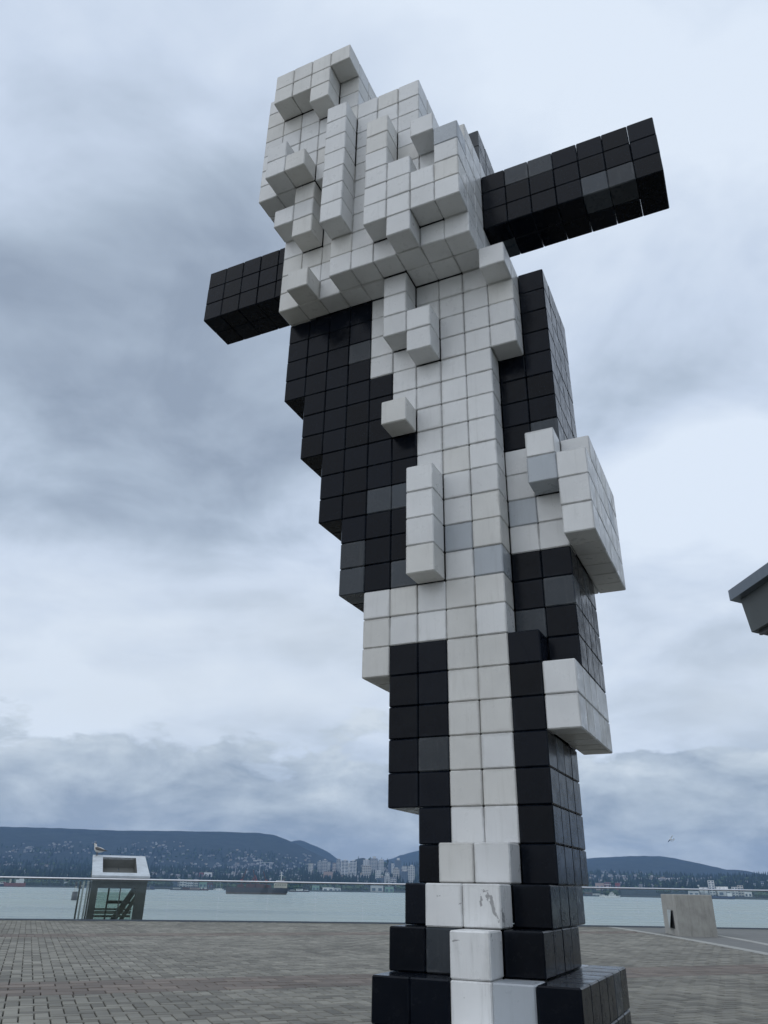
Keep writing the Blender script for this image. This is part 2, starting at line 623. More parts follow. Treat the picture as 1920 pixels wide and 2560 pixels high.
def build_hills():
    m = bpy.data.materials.new('forested_slope')
    m.use_nodes = True
    t = m.node_tree
    p = t.nodes['Principled BSDF']
    p.inputs['Roughness'].default_value = 0.95
    p.inputs['Specular IOR Level'].default_value = 0.1
    g = N(t, 'ShaderNodeNewGeometry')
    n = noise(t, g.outputs['Position'], 0.012, 8, 0.68)
    n2 = noise(t, g.outputs['Position'], 0.0022, 5, 0.55)
    c = ramp(t, n, [(0.35, (0.012, 0.019, 0.022)), (0.62, (0.032, 0.044, 0.042))])
    c = mixc(t, ramp(t, n2, [(0.4, 0.0), (0.65, 0.5)]), c, (0.025, 0.036, 0.036))
    t.links.new(c, p.inputs['Base Color'])
    b = N(t, 'ShaderNodeBump')
    b.inputs['Strength'].default_value = 0.7
    b.inputs['Distance'].default_value = 14.0
    t.links.new(noise(t, g.outputs['Position'], 0.03, 6, 0.65), b.inputs['Height'])
    t.links.new(b.outputs[0], p.inputs['Normal'])
    R = np.concatenate([np.linspace(2600, 4800, 60), np.linspace(4860, 8950, 62)])
    A, RR = np.meshgrid(AZ, R)
    H = terrain(A, RR)
    V = np.stack([RR * np.sin(A), RR * np.cos(A), H], -1).reshape(-1, 3)
    nA, nR = len(AZ), len(R)
    idx = np.arange(nA * nR).reshape(nR, nA)
    F = np.stack([idx[:-1, :-1], idx[:-1, 1:], idx[1:, 1:], idx[1:, :-1]], -1).reshape(-1, 4)
    me = bpy.data.meshes.new('hills')
    me.from_pydata(V.tolist(), [], F.tolist())
    me.polygons.foreach_set('use_smooth', [True] * len(me.polygons))
    me.materials.append(m)
    kind(link('hills', me), 'structure')


build_hills()

# ------------------------------------------------------------------ the block sculpture: a plain stepped stack of cubes
S = 0.25
SC_YAW = -0.4396
CAM_L = np.array([8.16, -22.19, -3.17])      # viewer in block units of the sculpture's own grid


_c, _s = math.cos(SC_YAW), math.sin(SC_YAW)
_ox, _oy = -CAM_L[0] * S, -CAM_L[1] * S
SC_LOC = (_c * _ox - _s * _oy, _s * _ox + _c * _oy, 0.003)


def block_material(name, color, rough, island, grime_col, lo, hi, amt, coat=0.0):
    m = material(name, color, rough, island=island, var=(2.2, 0.06), grime=((26, 26, 2.4), grime_col, lo, hi, amt))
    m.node_tree.nodes['Principled BSDF'].inputs['Coat Weight'].default_value = coat
    t = m.node_tree
    p = t.nodes['Principled BSDF']
    g = N(t, 'ShaderNodeNewGeometry')
    n = noise(t, g.outputs['Position'], 9.0, 6, 0.65)
    # grime gathers along the joints: distance to the nearest block edge in the sculpture's own grid
    mp = N(t, 'ShaderNodeMapping', vector_type='TEXTURE')
    mp.inputs['Location'].default_value = SC_LOC
    mp.inputs['Rotation'].default_value = (0, 0, SC_YAW)
    mp.inputs['Scale'].default_value = (S, S, S)
    t.links.new(g.outputs['Position'], mp.inputs[0])
    fr = N(t, 'ShaderNodeVectorMath', operation='FRACTION')
    t.links.new(mp.outputs[0], fr.inputs[0])
    sx = N(t, 'ShaderNodeSeparateXYZ')
    t.links.new(fr.outputs[0], sx.inputs[0])
    e = [math_node(t, 'SUBTRACT', 0.5, math_node(t, 'ABSOLUTE', math_node(t, 'SUBTRACT', o_, 0.5))) for o_ in sx.outputs]
    mid = math_node(t, 'MAXIMUM', math_node(t, 'MINIMUM', e[0], e[1]), math_node(t, 'MINIMUM', math_node(t, 'MAXIMUM', e[0], e[1]), e[2]))
    ng = noise(t, g.outputs['Position'], 3.3, 7, 0.65)
    width = math_node(t, 'MULTIPLY', ramp(t, ng, [(0.42, 0.0), (0.72, 1.0)]), 0.16)
    dirt = math_node(t, 'SUBTRACT', 1.0, math_node(t, 'DIVIDE', mid, math_node(t, 'ADD', width, 0.02)), True)
    src = p.inputs['Base Color'].links[0].from_socket
    t.links.new(mixc(t, math_node(t, 'MULTIPLY', dirt, 0.55), src, grime_col), p.inputs['Base Color'])
    t.links.new(ramp(t, n, [(0.35, rough * 0.75), (0.7, min(1, rough * 1.7))]), p.inputs['Roughness'])
    return m


BM = {
    'white': block_material('white_glazed_block', (0.61, 0.615, 0.612), 0.32, 0.06, (0.30, 0.30, 0.285), 0.55, 0.85, 0.3),
    'ivory': block_material('ivory_glazed_block', (0.57, 0.565, 0.54), 0.34, 0.05, (0.30, 0.29, 0.265), 0.53, 0.85, 0.35),
    'silver': block_material('light_grey_glazed_block', (0.36, 0.39, 0.42), 0.3, 0.08, (0.25, 0.26, 0.27), 0.52, 0.8, 0.4),
    'slate': block_material('dark_grey_glazed_block', (0.035, 0.043, 0.052), 0.28, 0.35, (0.11, 0.115, 0.12), 0.55, 0.8, 0.35),
    'black': block_material('black_glazed_block', (0.0030, 0.0046, 0.0085), 0.2, 0.35, (0.014, 0.018, 0.025), 0.58, 0.85, 0.3),
}


for k_, v_ in (('black', 0.11), ('slate', 0.25)):
    BM[k_].node_tree.nodes['Principled BSDF'].inputs['Specular IOR Level'].default_value = v_


def chipped_material():
    """white paint scuffed through to the grey undercoat in ragged flakes"""
    m = block_material('chipped_white_block', (0.70, 0.705, 0.70), 0.32, 0.03, (0.36, 0.36, 0.35), 0.52, 0.78, 0.5)
    t = m.node_tree
    p = t.nodes['Principled BSDF']
    src = p.inputs['Base Color'].links[0].from_socket
    g = N(t, 'ShaderNodeNewGeometry')
    n = noise(t, g.outputs['Position'], 6.5, 9, 0.62, 0.6)
    f = ramp(t, n, [(0.628, 0.0), (0.634, 1.0)])
    t.links.new(mixc(t, f, src, (0.30, 0.30, 0.30)), p.inputs['Base Color'])
    return m


BM['chipped'] = chipped_material()


def hsh(*k):
    return random.Random(repr(k)).random()


CUBOIDS = [  # x0, x1, w0, w1, z0, z1 in block units, colour: a generic corbelled stack of plain offset cuboids
    (-1, 4, -4, 3, -7, -6, 'black'), (-1, 4, -3, 3, -6, -5, 'black'),
    (0, 2, -2, -1, -4, -3, 'white'), (1, 2, -3, -2, -5, -4, 'white'), (0, 2, -1, 0, -3, -2, 'white'), (0, 2, 0, 1, -2, 6, 'ivory'),
    (-1, 3, -2, 2, -5, -4, 'black'), (-1, 3, -1, 3, -4, -3, 'black'), (-1, 3, 0, 4, -3, -1, 'black'),
    (-2, 3, 0, 4, -1, 4, 'black'), (3, 4, 0, 5, 1, 3, 'ivory'), (2, 4, 1, 5, 3, 7, 'black'), (2, 5, 1, 6, 7, 11, 'white'),
    (-1, 2, 0, 4, 4, 10, 'white'), (-3, -1, 0, 4, 3, 6, 'ivory'), (-4, -1, 0, 5, 6, 9, 'black'), (-5, -1, 0, 5, 9, 12, 'black'),
    (-6, -2, 0, 5, 12, 15, 'black'), (-7, -3, 0, 5, 15, 19, 'black'),
    (2, 4, 1, 5, 11, 19, 'black'), (-2, 2, 0, 5, 10, 15, 'white'), (-3, 3, 0, 5, 15, 19, 'white'),
    (-12, 9, 0, 2, 21, 24, 'black'),                                      # one straight crossbar
    (-7, -4, -1, 4, 19, 25, 'ivory'), (-4, 2, -2, 4, 19, 25, 'white'), (-8, 0, -2, 4, 25, 29, 'white'), (-8, -3, -2, 3, 29, 32, 'ivory'),
    (0, 2, 0, 4, 25, 27, 'slate'), (-3, -1, 0, 3, 29, 31, 'silver'),
]


def sculpture_cells():
    cells = {}
    for q, (x0, x1, w0, w1, z0, z1, c) in enumerate(CUBOIDS):
        for x in range(x0, x1):
            for y in range(w0, w1):
                for z in range(z0, z1):
                    cells.setdefault((x, y, z), q)
    front = {}
    for (x, y, z), q in cells.items():
        k = (x, z)
        if k not in front or y < front[k][0]:
            front[k] = (y, q)
    # corbels: each column of the pale field steps one block forward at its own height, then back again
    for (x, z), (y, q) in sorted(front.items()):
        if CUBOIDS[q][6] not in ('white', 'ivory') or z < 6 or (x - 1, z) not in front:
            continue
        steps = 0
        for j in range(7):
            lo = 7 + 5 * j + int(5 * hsh('lo', x, j)) - (x % 2)
            if lo <= z < lo + 2 + int(3 * hsh('len', x, j)):
                steps = 1
        if steps and hsh('column', x, z // 9) < 0.62:
            cells.setdefault((x, y - 1, z), q)
    return cells


def sculpture_colour(x, y, z, q):
    c = CUBOIDS[q][6]
    r = hsh('c', x, y, z)
    if z < -5 and x in (1, 2):
        return 'chipped' if x == 1 else 'silver'
    if c == 'black':
        return 'slate' if r < 0.1 else 'black'
    if c == 'white':
        return 'ivory' if r < 0.15 else ('silver' if r > 0.985 else 'white')
    if c == 'ivory':
        return 'white' if r < 0.35 else 'ivory'
    return c


def bevel_cube(size, b):
    """cube with chamfered edges, 26 faces"""
    h = size / 2
    mb = MB()
    idx = {}
    for sx in (-1, 1):
        for sy in (-1, 1):
            for sz in (-1, 1):
                for ax in range(3):
                    s = [sx, sy, sz]
                    p = [s[k] * (h if k == ax else h - b) for k in range(3)]
                    idx[(sx, sy, sz, ax)] = len(mb.v)
                    mb.v.append(tuple(p))

    def face(keys):
        pts = [Vector(mb.v[idx[k]]) for k in keys]
        n = (pts[1] - pts[0]).cross(pts[2] - pts[0])
        c = sum(pts, Vector()) / len(pts)
        ii = [idx[k] for k in keys]
        mb.f.append(tuple(ii if n.dot(c) > 0 else reversed(ii)))
        mb.m.append(0)
    for ax in range(3):
        o = [k for k in range(3) if k != ax]
        for s in (-1, 1):
            ring = []
            for a, c in ((-1, -1), (1, -1), (1, 1), (-1, 1)):
                q = [0, 0, 0]
                q[ax], q[o[0]], q[o[1]] = s, a, c
                ring.append((*q, ax))
            face(ring)
        for a in (-1, 1):          # edges along ax
            for c in (-1, 1):
                q0, q1 = [0] * 3, [0] * 3
                q0[ax], q1[ax] = -1, 1
                for q in (q0, q1):
                    q[o[0]], q[o[1]] = a, c
                face([(*q0, o[0]), (*q1, o[0]), (*q1, o[1]), (*q0, o[1])])
    for sx in (-1, 1):
        for sy in (-1, 1):
            for sz in (-1, 1):
                face([(sx, sy, sz, k) for k in range(3)])
    return mb


def build_sculpture():
    cells = sculpture_cells()
    c, s = math.cos(SC_YAW), math.sin(SC_YAW)
    ox, oy = -CAM_L[0] * S, -CAM_L[1] * S
    root = thing('sculpture', 'tall leaning abstract sculpture of stacked glossy black, white and grey cubes on the plaza', 'sculpture',
                 (c * ox - s * oy, s * ox + c * oy, 0.003), SC_YAW)
    dirs = ((1, 0, 0), (-1, 0, 0), (0, 1, 0), (0, -1, 0), (0, 0, 1), (0, 0, -1))
    items = []
    cam_l = CAM_L + np.array([0, 0, 0])
    for (x, y, z), q in cells.items():
        open_ = [d for d in dirs if (x + d[0], y + d[1], z + d[2]) not in cells]
        if not open_:
            continue
        ctr = np.array([x + .5, y + .5, z + .5])
        score = 0
        for d in open_:
            dn = np.array(d)
            v = cam_l - (ctr + dn * 0.5)
            L = np.linalg.norm(v)
            cs = v @ dn / L
            if cs > 0:
                # half weight where another block stands close in front
                score += cs / L ** 2
        items.append((score, (x, y, z), q))
    items.sort(key=lambda k: -k[0])
    proto = bevel_cube(S - 0.003, 0.0085)
    meshes = {k: proto.mesh('block', m) for k, m in BM.items()}
    names = list(BM)
    rest = MB()
    r = random.Random(5)
    for n, (sc, (x, y, z), q) in enumerate(items):
        col = sculpture_colour(x, y, z, q)
        if col == 'white' and z < -3 and hsh('chip', x, z) < 0.6:
            col = 'chipped'
        loc = ((x + .5) * S + r.uniform(-.0012, .0012), (y + .5) * S + r.uniform(-.0015, .0015), (z + 7.5) * S)
        if n < 300:
            o = link('block', meshes[col], root)
            o.location = loc
        else:
            b = len(rest.v)
            rest.v += [(a + loc[0], b_ + loc[1], c_ + loc[2]) for a, b_, c_ in proto.v]
            rest.f += [tuple(b + k for k in f) for f in proto.f]
            rest.m += [names.index(col)] * len(proto.f)
    kind(rest.build('block_mass', [BM[k] for k in names], root), 'stuff')
    core = MB()                                 # solid filling behind the blocks, closing the joints
    for q, (x0, x1, w0, w1, z0, z1, c_) in enumerate(CUBOIDS):
        if min(x1 - x0, w1 - w0, z1 - z0) >= 2:
            e = 0.45 + 0.002 * q
            core.hexa([(x * S, y * S, (z + 7) * S) for z in (z0 + e, z1 - e) for x, y in ((x0 + e, w0 + e), (x1 - e, w0 + e), (x1 - e, w1 - e), (x0 + e, w1 - e))])
    core.build('core', M['dark_slot'], root)


build_sculpture()

# ------------------------------------------------------------------ glass railing along the quay
def build_railing():
    root = thing('glass_railing', 'frameless glass railing with a round steel handrail along the waterfront edge', 'railing')
    joints = []
    x = -26.0
    while x < 27:
        joints.append(x)
        x += 1.42
    pts = [(x, rail_y(x)) for x in joints]
    for (xa, ya), (xb, yb) in zip(pts[:-1], pts[1:]):
        d = Vector((xb - xa, yb - ya)).normalized()
        n = Vector((-d.y, d.x)) * 0.0075
        a = Vector((xa, ya)) + d * 0.007
        b = Vector((xb, yb)) - d * 0.007
        r = [a - n, b - n, b + n, a + n]
        MB().hexa([(p.x, p.y, 0.038) for p in r] + [(p.x, p.y, 1.04) for p in r]).build('glass_pane', M['glass'], root)
    mb = MB()
    mb.tube([(x, y, 1.07) for x, y in pts], 0.026, 10)
    mb.build('handrail', M['steel'], root, True)
    mb = MB()
    for (xa, ya), (xb, yb) in zip(pts[:-1], pts[1:]):
        mb.bar((xa, ya, 0.012), (xb, yb, 0.012), 0.06, 0.05)
    mb.build('base_channel', M['canopy_fascia'], root)


build_railing()

# ------------------------------------------------------------------ glazed stair kiosk behind the railing
def build_kiosk():
    # local frame: x across, y away from the viewer, origin at the middle of the front face on plaza level
    D = 26.6
    pl = at_r(214, 2300, D)
    pr = at_r(355, 2304, D + 0.1)
    ex = Vector((pr.x - pl.x, pr.y - pl.y, 0))
    W = ex.length
    rz = math.atan2(ex.y, ex.x)
    ctr = (pl + pr) / 2
    k = thing('stair_kiosk', 'small glass and steel stair kiosk with a sloping zinc collar behind the railing', 'kiosk', (ctr.x, ctr.y, 0), rz)
    h = W / 2
    B, Dp, zf, zb = -3.2, 2.0, 1.17, 1.78
    # posts and front portal
    for sx in (-1, 1):
        wd = 0.20 if sx < 0 else 0.30
        MB().box((sx * (h - wd / 2), 0.08, (B + 1.0) / 2), (wd, 0.16, 1.0 - B)).build('corner_post', M['kiosk_frame'], k)
        MB().box((sx * (h - 0.08), Dp - 0.08, (B + 1.3) / 2), (0.16, 0.16, 1.3 - B)).build('corner_post', M['kiosk_frame'], k)
    MB().box((0, 0.07, 0.945), (W - 0.02, 0.13, 0.21)).build('lintel', M['kiosk_frame'], k)
    MB().box((0.05, 0.05, (B + 0.84) / 2), (0.035, 0.06, 0.84 - B)).build('mullion', M['kiosk_frame'], k)
    for a, b in ((-h + 0.21, 0.03), (0.075, h - 0.31)):
        MB().box(((a + b) / 2, 0.035, (B + 0.83) / 2), (b - a, 0.014, 0.83 - B)).build('glass_pane', M['glass_green'], k)
    # side glazing with slim light posts on the left
    MB().box((-h - 0.09, 0.35, (B + 1.02) / 2), (0.05, 0.10, 1.02 - B)).build('light_post', M['kiosk_light'], k)
    MB().box((-h - 0.2, 0.75, (B + 1.0) / 2), (0.05, 0.10, 1.0 - B)).build('light_post', M['kiosk_light'], k)
    MB().box((-h - 0.29, 1.1, (B + 1.0) / 2), (0.05, 0.12, 1.0 - B)).build('dark_post', M['kiosk_frame'], k)
    for sx in (-1, 1):
        MB().box((sx * (h - 0.03), Dp / 2, (B + 1.0) / 2), (0.014, Dp - 0.36, 1.0 - B)).build('glass_pane', M['glass_green'], k)
    MB().box((0, Dp - 0.03, (B + 0.7) / 2), (W - 0.36, 0.014, 0.7 - B)).build('glass_pane', M['glass_green'], k)
    # beams and stair stringers inside
    for zc, th in ((0.24, 0.05), (0.15, 0.09), (0.045, 0.06)):
        MB().box((-0.05, 1.5, zc), (W - 0.4, 0.12, th * .98)).build('cross_beam', M['kiosk_light'] if th > .08 else M['kiosk_frame'], k)
    MB().box((-0.22, 1.2, (B + 0.82) / 2), (0.05, 0.07, 0.82 - B)).build('inner_post', M['kiosk_frame'], k)
    MB().bar((-0.5, 1.0, -0.9), (0.62, 1.0, 0.95), 0.16, 0.17).build('stair_stringer', M['kiosk_frame'], k)
    MB().bar((-0.1, 0.6, -0.6), (0.66, 0.6, 0.75), 0.08, 0.11).build('stair_stringer', M['kiosk_panel'], k)
    MB().box((0.12, 1.3, 0.44), (0.72, 0.1, 0.09)).build('landing_beam', M['kiosk_frame'], k)
    # sloping collar: four mitred strips round a recessed panel
    def Q(x, y, dz=0.0):
        return (x, y, zf + (zb - zf) * (y + 0.1) / (Dp + 0.1) + dz)
    o = [(-h - 0.03, -0.1), (h + 0.05, -0.1), (h - 0.0, Dp), (-h - 0.04, Dp)]
    i = [(-h + 0.27, 0.2), (h - 0.32, 0.2), (h - 0.30, Dp - 0.22), (-h + 0.27, Dp - 0.22)]
    for a in range(4):
        b = (a + 1) % 4
        q = [o[a], o[b], i[b], i[a]]
        MB().hexa([Q(x, y, -0.06) for x, y in q] + [Q(x, y) for x, y in q]).build('collar_strip', M['zinc'], k)
    mb = MB()
    for a in range(4):
        b = (a + 1) % 4
        mb.poly([Q(*i[a], -0.002), Q(*i[b], -0.002), Q(i[b][0] * .96, i[b][1], -0.34), Q(i[a][0] * .96, i[a][1], -0.34)])
    mb.build('recess_side', M['kiosk_panel'], k)
    for x0, x1 in ((i[0][0] * .96, -0.012), (0.012, i[1][0] * .96)):
        MB().poly([Q(x0, 0.21, -0.3), Q(x1, 0.21, -0.3), Q(x1, Dp - .23, -0.3), Q(x0, Dp - .23, -0.3)])
        m2 = MB()
        m2.hexa([Q(x0, .21, -.34), Q(x1, .21, -.34), Q(x1, Dp - .23, -.34), Q(x0, Dp - .23, -.34), Q(x0, .21, -.3), Q(x1, .21, -.3), Q(x1, Dp - .23, -.3), Q(x0, Dp - .23, -.3)])
        m2.build('recess_panel', M['kiosk_panel'], k)
    # fascia under the collar
    MB().hexa([(-h + .01, -0.06, 1.0), (h + .01, -0.06, 1.0), (h + .01, Dp - .05, 1.0), (-h + .01, Dp - .05, 1.0),
               (-h + .01, -0.06, zf - .07), (h + .01, -0.06, zf - .07), (h + .01, Dp - .05, zb - .42), (-h + .01, Dp - .05, zb - .42)]).build('fascia', M['kiosk_frame'], k)
    # gull on the rear left corner of the collar
    p = k.matrix_basis @ Vector(Q(-h + 0.1, Dp - 0.12, 0.0))
    return p


gull_at = build_kiosk()


def build_gull(p):
    g = thing('gull', 'brown and white gull standing on the back corner of the kiosk collar', 'bird', p, math.radians(-12))
    wh = material('gull_white', (0.55, 0.54, 0.52), 0.8)
    br = material('gull_brown', (0.11, 0.105, 0.10), 0.8, var=(40, 0.4))
    bk = material('gull_dark', (0.03, 0.03, 0.035), 0.7)
    # body faces left (-x)
    mb = MB()
    mb.tube([(-.185, 0, .36), (-.165, 0, .36), (-.135, 0, .335), (-.12, 0, .29), (-.10, 0, .23), (-.04, 0, .19), (.06, 0, .175), (.15, 0, .17), (.23, 0, .165)],
            [.012, .032, .042, .04, .062, .085, .08, .055, .012], 12)
    mb.build('body', wh, g, True)
    for s in (-1, 1):
        mb = MB()
        mb.tube([(-.09, s * .055, .245), (-.03, s * .078, .225), (.07, s * .07, .20), (.18, s * .035, .175), (.30, s * .012, .15)], [.012, .045, .045, .026, .006], 8)
        mb.build('wing', br, g, True)
        MB().bar((-.03, s * .03, 0.0), (-.02, s * .03, .14), .012).build('leg', br, g)
        MB().hexa([(-.07, s * .03 - .02, 0), (-.02, s * .03 - .008, 0), (-.02, s * .03 + .008, 0), (-.07, s * .03 + .02, 0),
                   (-.07, s * .03 - .02, .006), (-.02, s * .03 - .008, .01), (-.02, s * .03 + .008, .01), (-.07, s * .03 + .02, .006)]).build('foot', br, g)
    MB().tube([(-.18, 0, .358), (-.21, 0, .352), (-.235, 0, .343)], [.012, .01, .003], 6).build('beak', bk, g)
    MB().tube([(-.16, 0, .385), (-.13, 0, .372), (-.11, 0, .345)], [.012, .024, .01], 8).build('cap', bk, g, True)
    MB().hexa([(.16, -.03, .16), (.31, -.04, .15), (.31, .04, .15), (.16, .03, .16), (.16, -.03, .172), (.31, -.04, .158), (.31, .04, .158), (.16, .03, .172)]).build('tail', bk, g)


build_gull(gull_at)

# ------------------------------------------------------------------ concrete plinth block on the right
def build_plinth():
    p0 = Vector((7.5, 21.5, 0))
    ex = Vector((0.93, -0.04, 0))
    ey = Vector((0.24, 1.75, 0))
    rz = 0
    root = thing('concrete_block', 'plain cast concrete block with a loose access plate beside the curved strip', 'block', p0)
    H = 0.93
    ins = 0.0
    b = 0.012
    mb = MB()
    r = [Vector((0, 0, 0)), ex, ex + ey, ey]
    c = (ex + ey) / 2
    top = [q + (c - q).normalized() * b for q in r]
    mb.hexa([(q.x, q.y, 0.0) for q in r] + [(q.x, q.y, H - b) for q in r])
    mb.f.pop(1); mb.m.pop(1)
    mb.hexa([(q.x, q.y, H - b) for q in r] + [(q.x, q.y, H) for q in top])
    mb.f.pop(6 - 1); mb.m.pop(5)
    mb.build('body', M['concrete'], root)
    u = ey.normalized()
    n = Vector((-u.y, u.x, 0))
    n = n if n.x < 0 else -n
    a0, a1 = u * 0.42, u * 0.98
    s = [a0 + n * 0.004, a1 + n * 0.004, a1 - n * 0.02, a0 - n * 0.02]
    MB().hexa([(q.x, q.y, 0.15) for q in s] + [(q.x, q.y, 0.56) for q in s]).build('slot', M['dark_slot'], root)
    a0, a1 = u * 0.55, u * 1.05
    t0, t1 = a0 + n * 0.10, a1 + n * 0.012
    s = [t0, t1, t1 + n * 0.014, t0 + n * 0.014]
    tp = [a0 + n * 0.02, a1 + n * 0.01, a1 + n * 0.024, a0 + n * 0.034]
    MB().hexa([(q.x, q.y, 0.16) for q in s] + [(q.x, q.y, 0.57) for q in tp]).build('access_plate', M['kiosk_light'], root)


build_plinth()

# ------------------------------------------------------------------ canopy corner of the building on the right
def build_canopy():
    c_top = at_r(1820, 1477, 13.0)
    zt = c_top.z
    a_top = at_z(1990, 1356, zt)
    c_bot = at_r(1824, 1502, 13.0)
    zb = c_bot.z
    root = thing('canopy', 'dark metal canopy corner with slate fascia jutting in at the right edge', 'canopy', (c_top.x, c_top.y, zt))
    da = Vector((a_top.x - c_top.x, a_top.y - c_top.y, 0)).normalized()
    q = at_z(1904, 1521, zb)
    db = Vector((q.x - c_bot.x, q.y - c_bot.y, 0)).normalized()
    LA, LB = 9.0, 7.0
    fz = zb - zt

    def P(a, b, z):
        v = da * a + db * b
        return (v.x, v.y, z)
    # roof slab with fascia
    MB().hexa([P(0, 0, fz), P(0, LB, fz), P(LA, LB, fz), P(LA, 0, fz), P(0, 0, 0), P(0, LB, 0), P(LA, LB, 0), P(LA, 0, 0)][::1]).build('fascia', M['canopy_fascia'], root)
    # sloped soffit: inverted frustum under the slab
    i0, i1, dz = 0.14, 0.20, fz - 0.56
    r0 = [(i0, i0), (i0, LB - i0), (LA - i0, LB - i0), (LA - i0, i0)]
    r1 = [(i1, i1), (i1, LB - i1), (LA - i1, LB - i1), (LA - i1, i1)]
    MB().hexa([P(a, b, dz) for a, b in r1] + [P(a, b, fz - 0.002) for a, b in r0]).build('soffit', M['canopy_soffit'], root)
    k = i1 + 0.12
    while k < LB - i1:
        MB().bar(P(i1 + 0.1, k, dz - 0.03), P(LA - i1 - 0.1, k, dz - 0.03), 0.05, 0.06).build('slat', M['canopy_rib'], root)
        k += 0.22
    for a, b in ((2.2, 2.2), (2.2, LB - 2.2), (LA - 2.2, 2.2), (LA - 2.2, LB - 2.2)):
        v = da * a + db * b
        MB().tube([(v.x, v.y, dz), (v.x, v.y, -zt)], 0.15, 12).build('column', M['canopy_rib'], root, True)


build_canopy()

# ------------------------------------------------------------------ far shore: towers, houses, trees, sheds
FM = {}
for nm, c in dict(cream=(0.50, 0.46, 0.38), grey=(0.27, 0.28, 0.29), light=(0.52, 0.53, 0.52), white=(0.72, 0.72, 0.70), pink=(0.38, 0.29, 0.25), beige=(0.42, 0.38, 0.31),
                  blue=(0.13, 0.17, 0.22), glass=(0.10, 0.14, 0.18), red=(0.24, 0.065, 0.055), green=(0.22, 0.36, 0.28), roofg=(0.20, 0.20, 0.21), dark=(0.05, 0.05, 0.055),
                  navy=(0.03, 0.05, 0.11), rust=(0.09, 0.035, 0.03), steelw=(0.55, 0.56, 0.56), brown=(0.12, 0.09, 0.07), stone=(0.16, 0.155, 0.14)).items():
    FM[nm] = material('far_' + nm, c, 0.6 if nm not in ('glass', 'blue') else 0.25, var=(0.05, 0.12))


def tower(x0, x1, yt, yb, D, wall, label, floors=None, cap=None, style='slab', cat='building', name='apartment_tower', group=None):
    a = at_r(x0, yb, D)
    b = at_r(x1, yb, D)
    W = (b - a).length
    zt = at_r((x0 + x1) / 2, yt, D).z
    c = (a + b) / 2
    zg = hz(c.x, c.y) - 3
    zg = min(zg, at_r((x0 + x1) / 2, yb, D).z)
    H = zt - zg
    az = math.atan2(c.x, c.y)
    root = thing(name, label, cat, (c.x, c.y, zg), -az, group)
    dp = max(W * 0.8, 10)
    floors = floors or max(2, int(H / 6.0))
    core = 'glass' if style == 'glass' else wall
    MB().box((0, dp / 2, H / 2), (W, dp, H)).build('wall', FM[core], root)
    fh = H / floors
    if style in ('slab', 'glass'):
        mb = MB()
        for k in range(1, floors):
            mb.box((0, -0.35, k * fh), (W * (0.96), 1.2, fh * 0.34))
        kind(mb.build('balcony', FM[wall if style == 'glass' else 'light'], root), 'stuff')
        if style == 'slab':
            n = max(2, int(W / 7))
            mb = MB()
            for k in range(floors):
                for q in range(n):
                    mb.box(((q + 0.5) / n * W - W / 2, -0.06, (k + 0.58) * fh), (W / n * 0.62, 0.16, fh * 0.45))
            kind(mb.build('window', FM['glass'], root), 'stuff')
        else:
            for sx in (-1, 0, 1):
                MB().box((sx * (W / 2 - 1.2), -0.9, H / 2), (2.4, 2.0, H + 2)).build('pier', FM[wall], root)
    elif style == 'silo':
        n = max(2, int(W / 9))
        for q in range(n):
            xx = (q + 0.5) / n * W - W / 2
            MB().tube([(xx, 0.6, 0), (xx, 0.6, H * 0.97)], W / n * 0.47, 10).build('silo', FM[wall], root, True)
    elif style == 'shed':
        n = max(2, int(W / 14))
        for q in range(n):
            MB().box(((q + 0.5) / n * W - W / 2, -0.1, H * 0.45), (W / n * 0.55, 0.3, H * 0.4)).build('window', FM['glass'], root)
    MB().box((0, dp / 2, H + 0.5), (W + 0.8, dp + 0.8, 1.0)).build('roof', FM['roofg' if wall != 'white' else 'light'], root)
    if cap:
        MB().box((W * 0.05, dp / 2, H + 1 + cap / 2), (W * 0.42, dp * 0.5, cap)).build('plant_room', FM['light'], root)
    return root


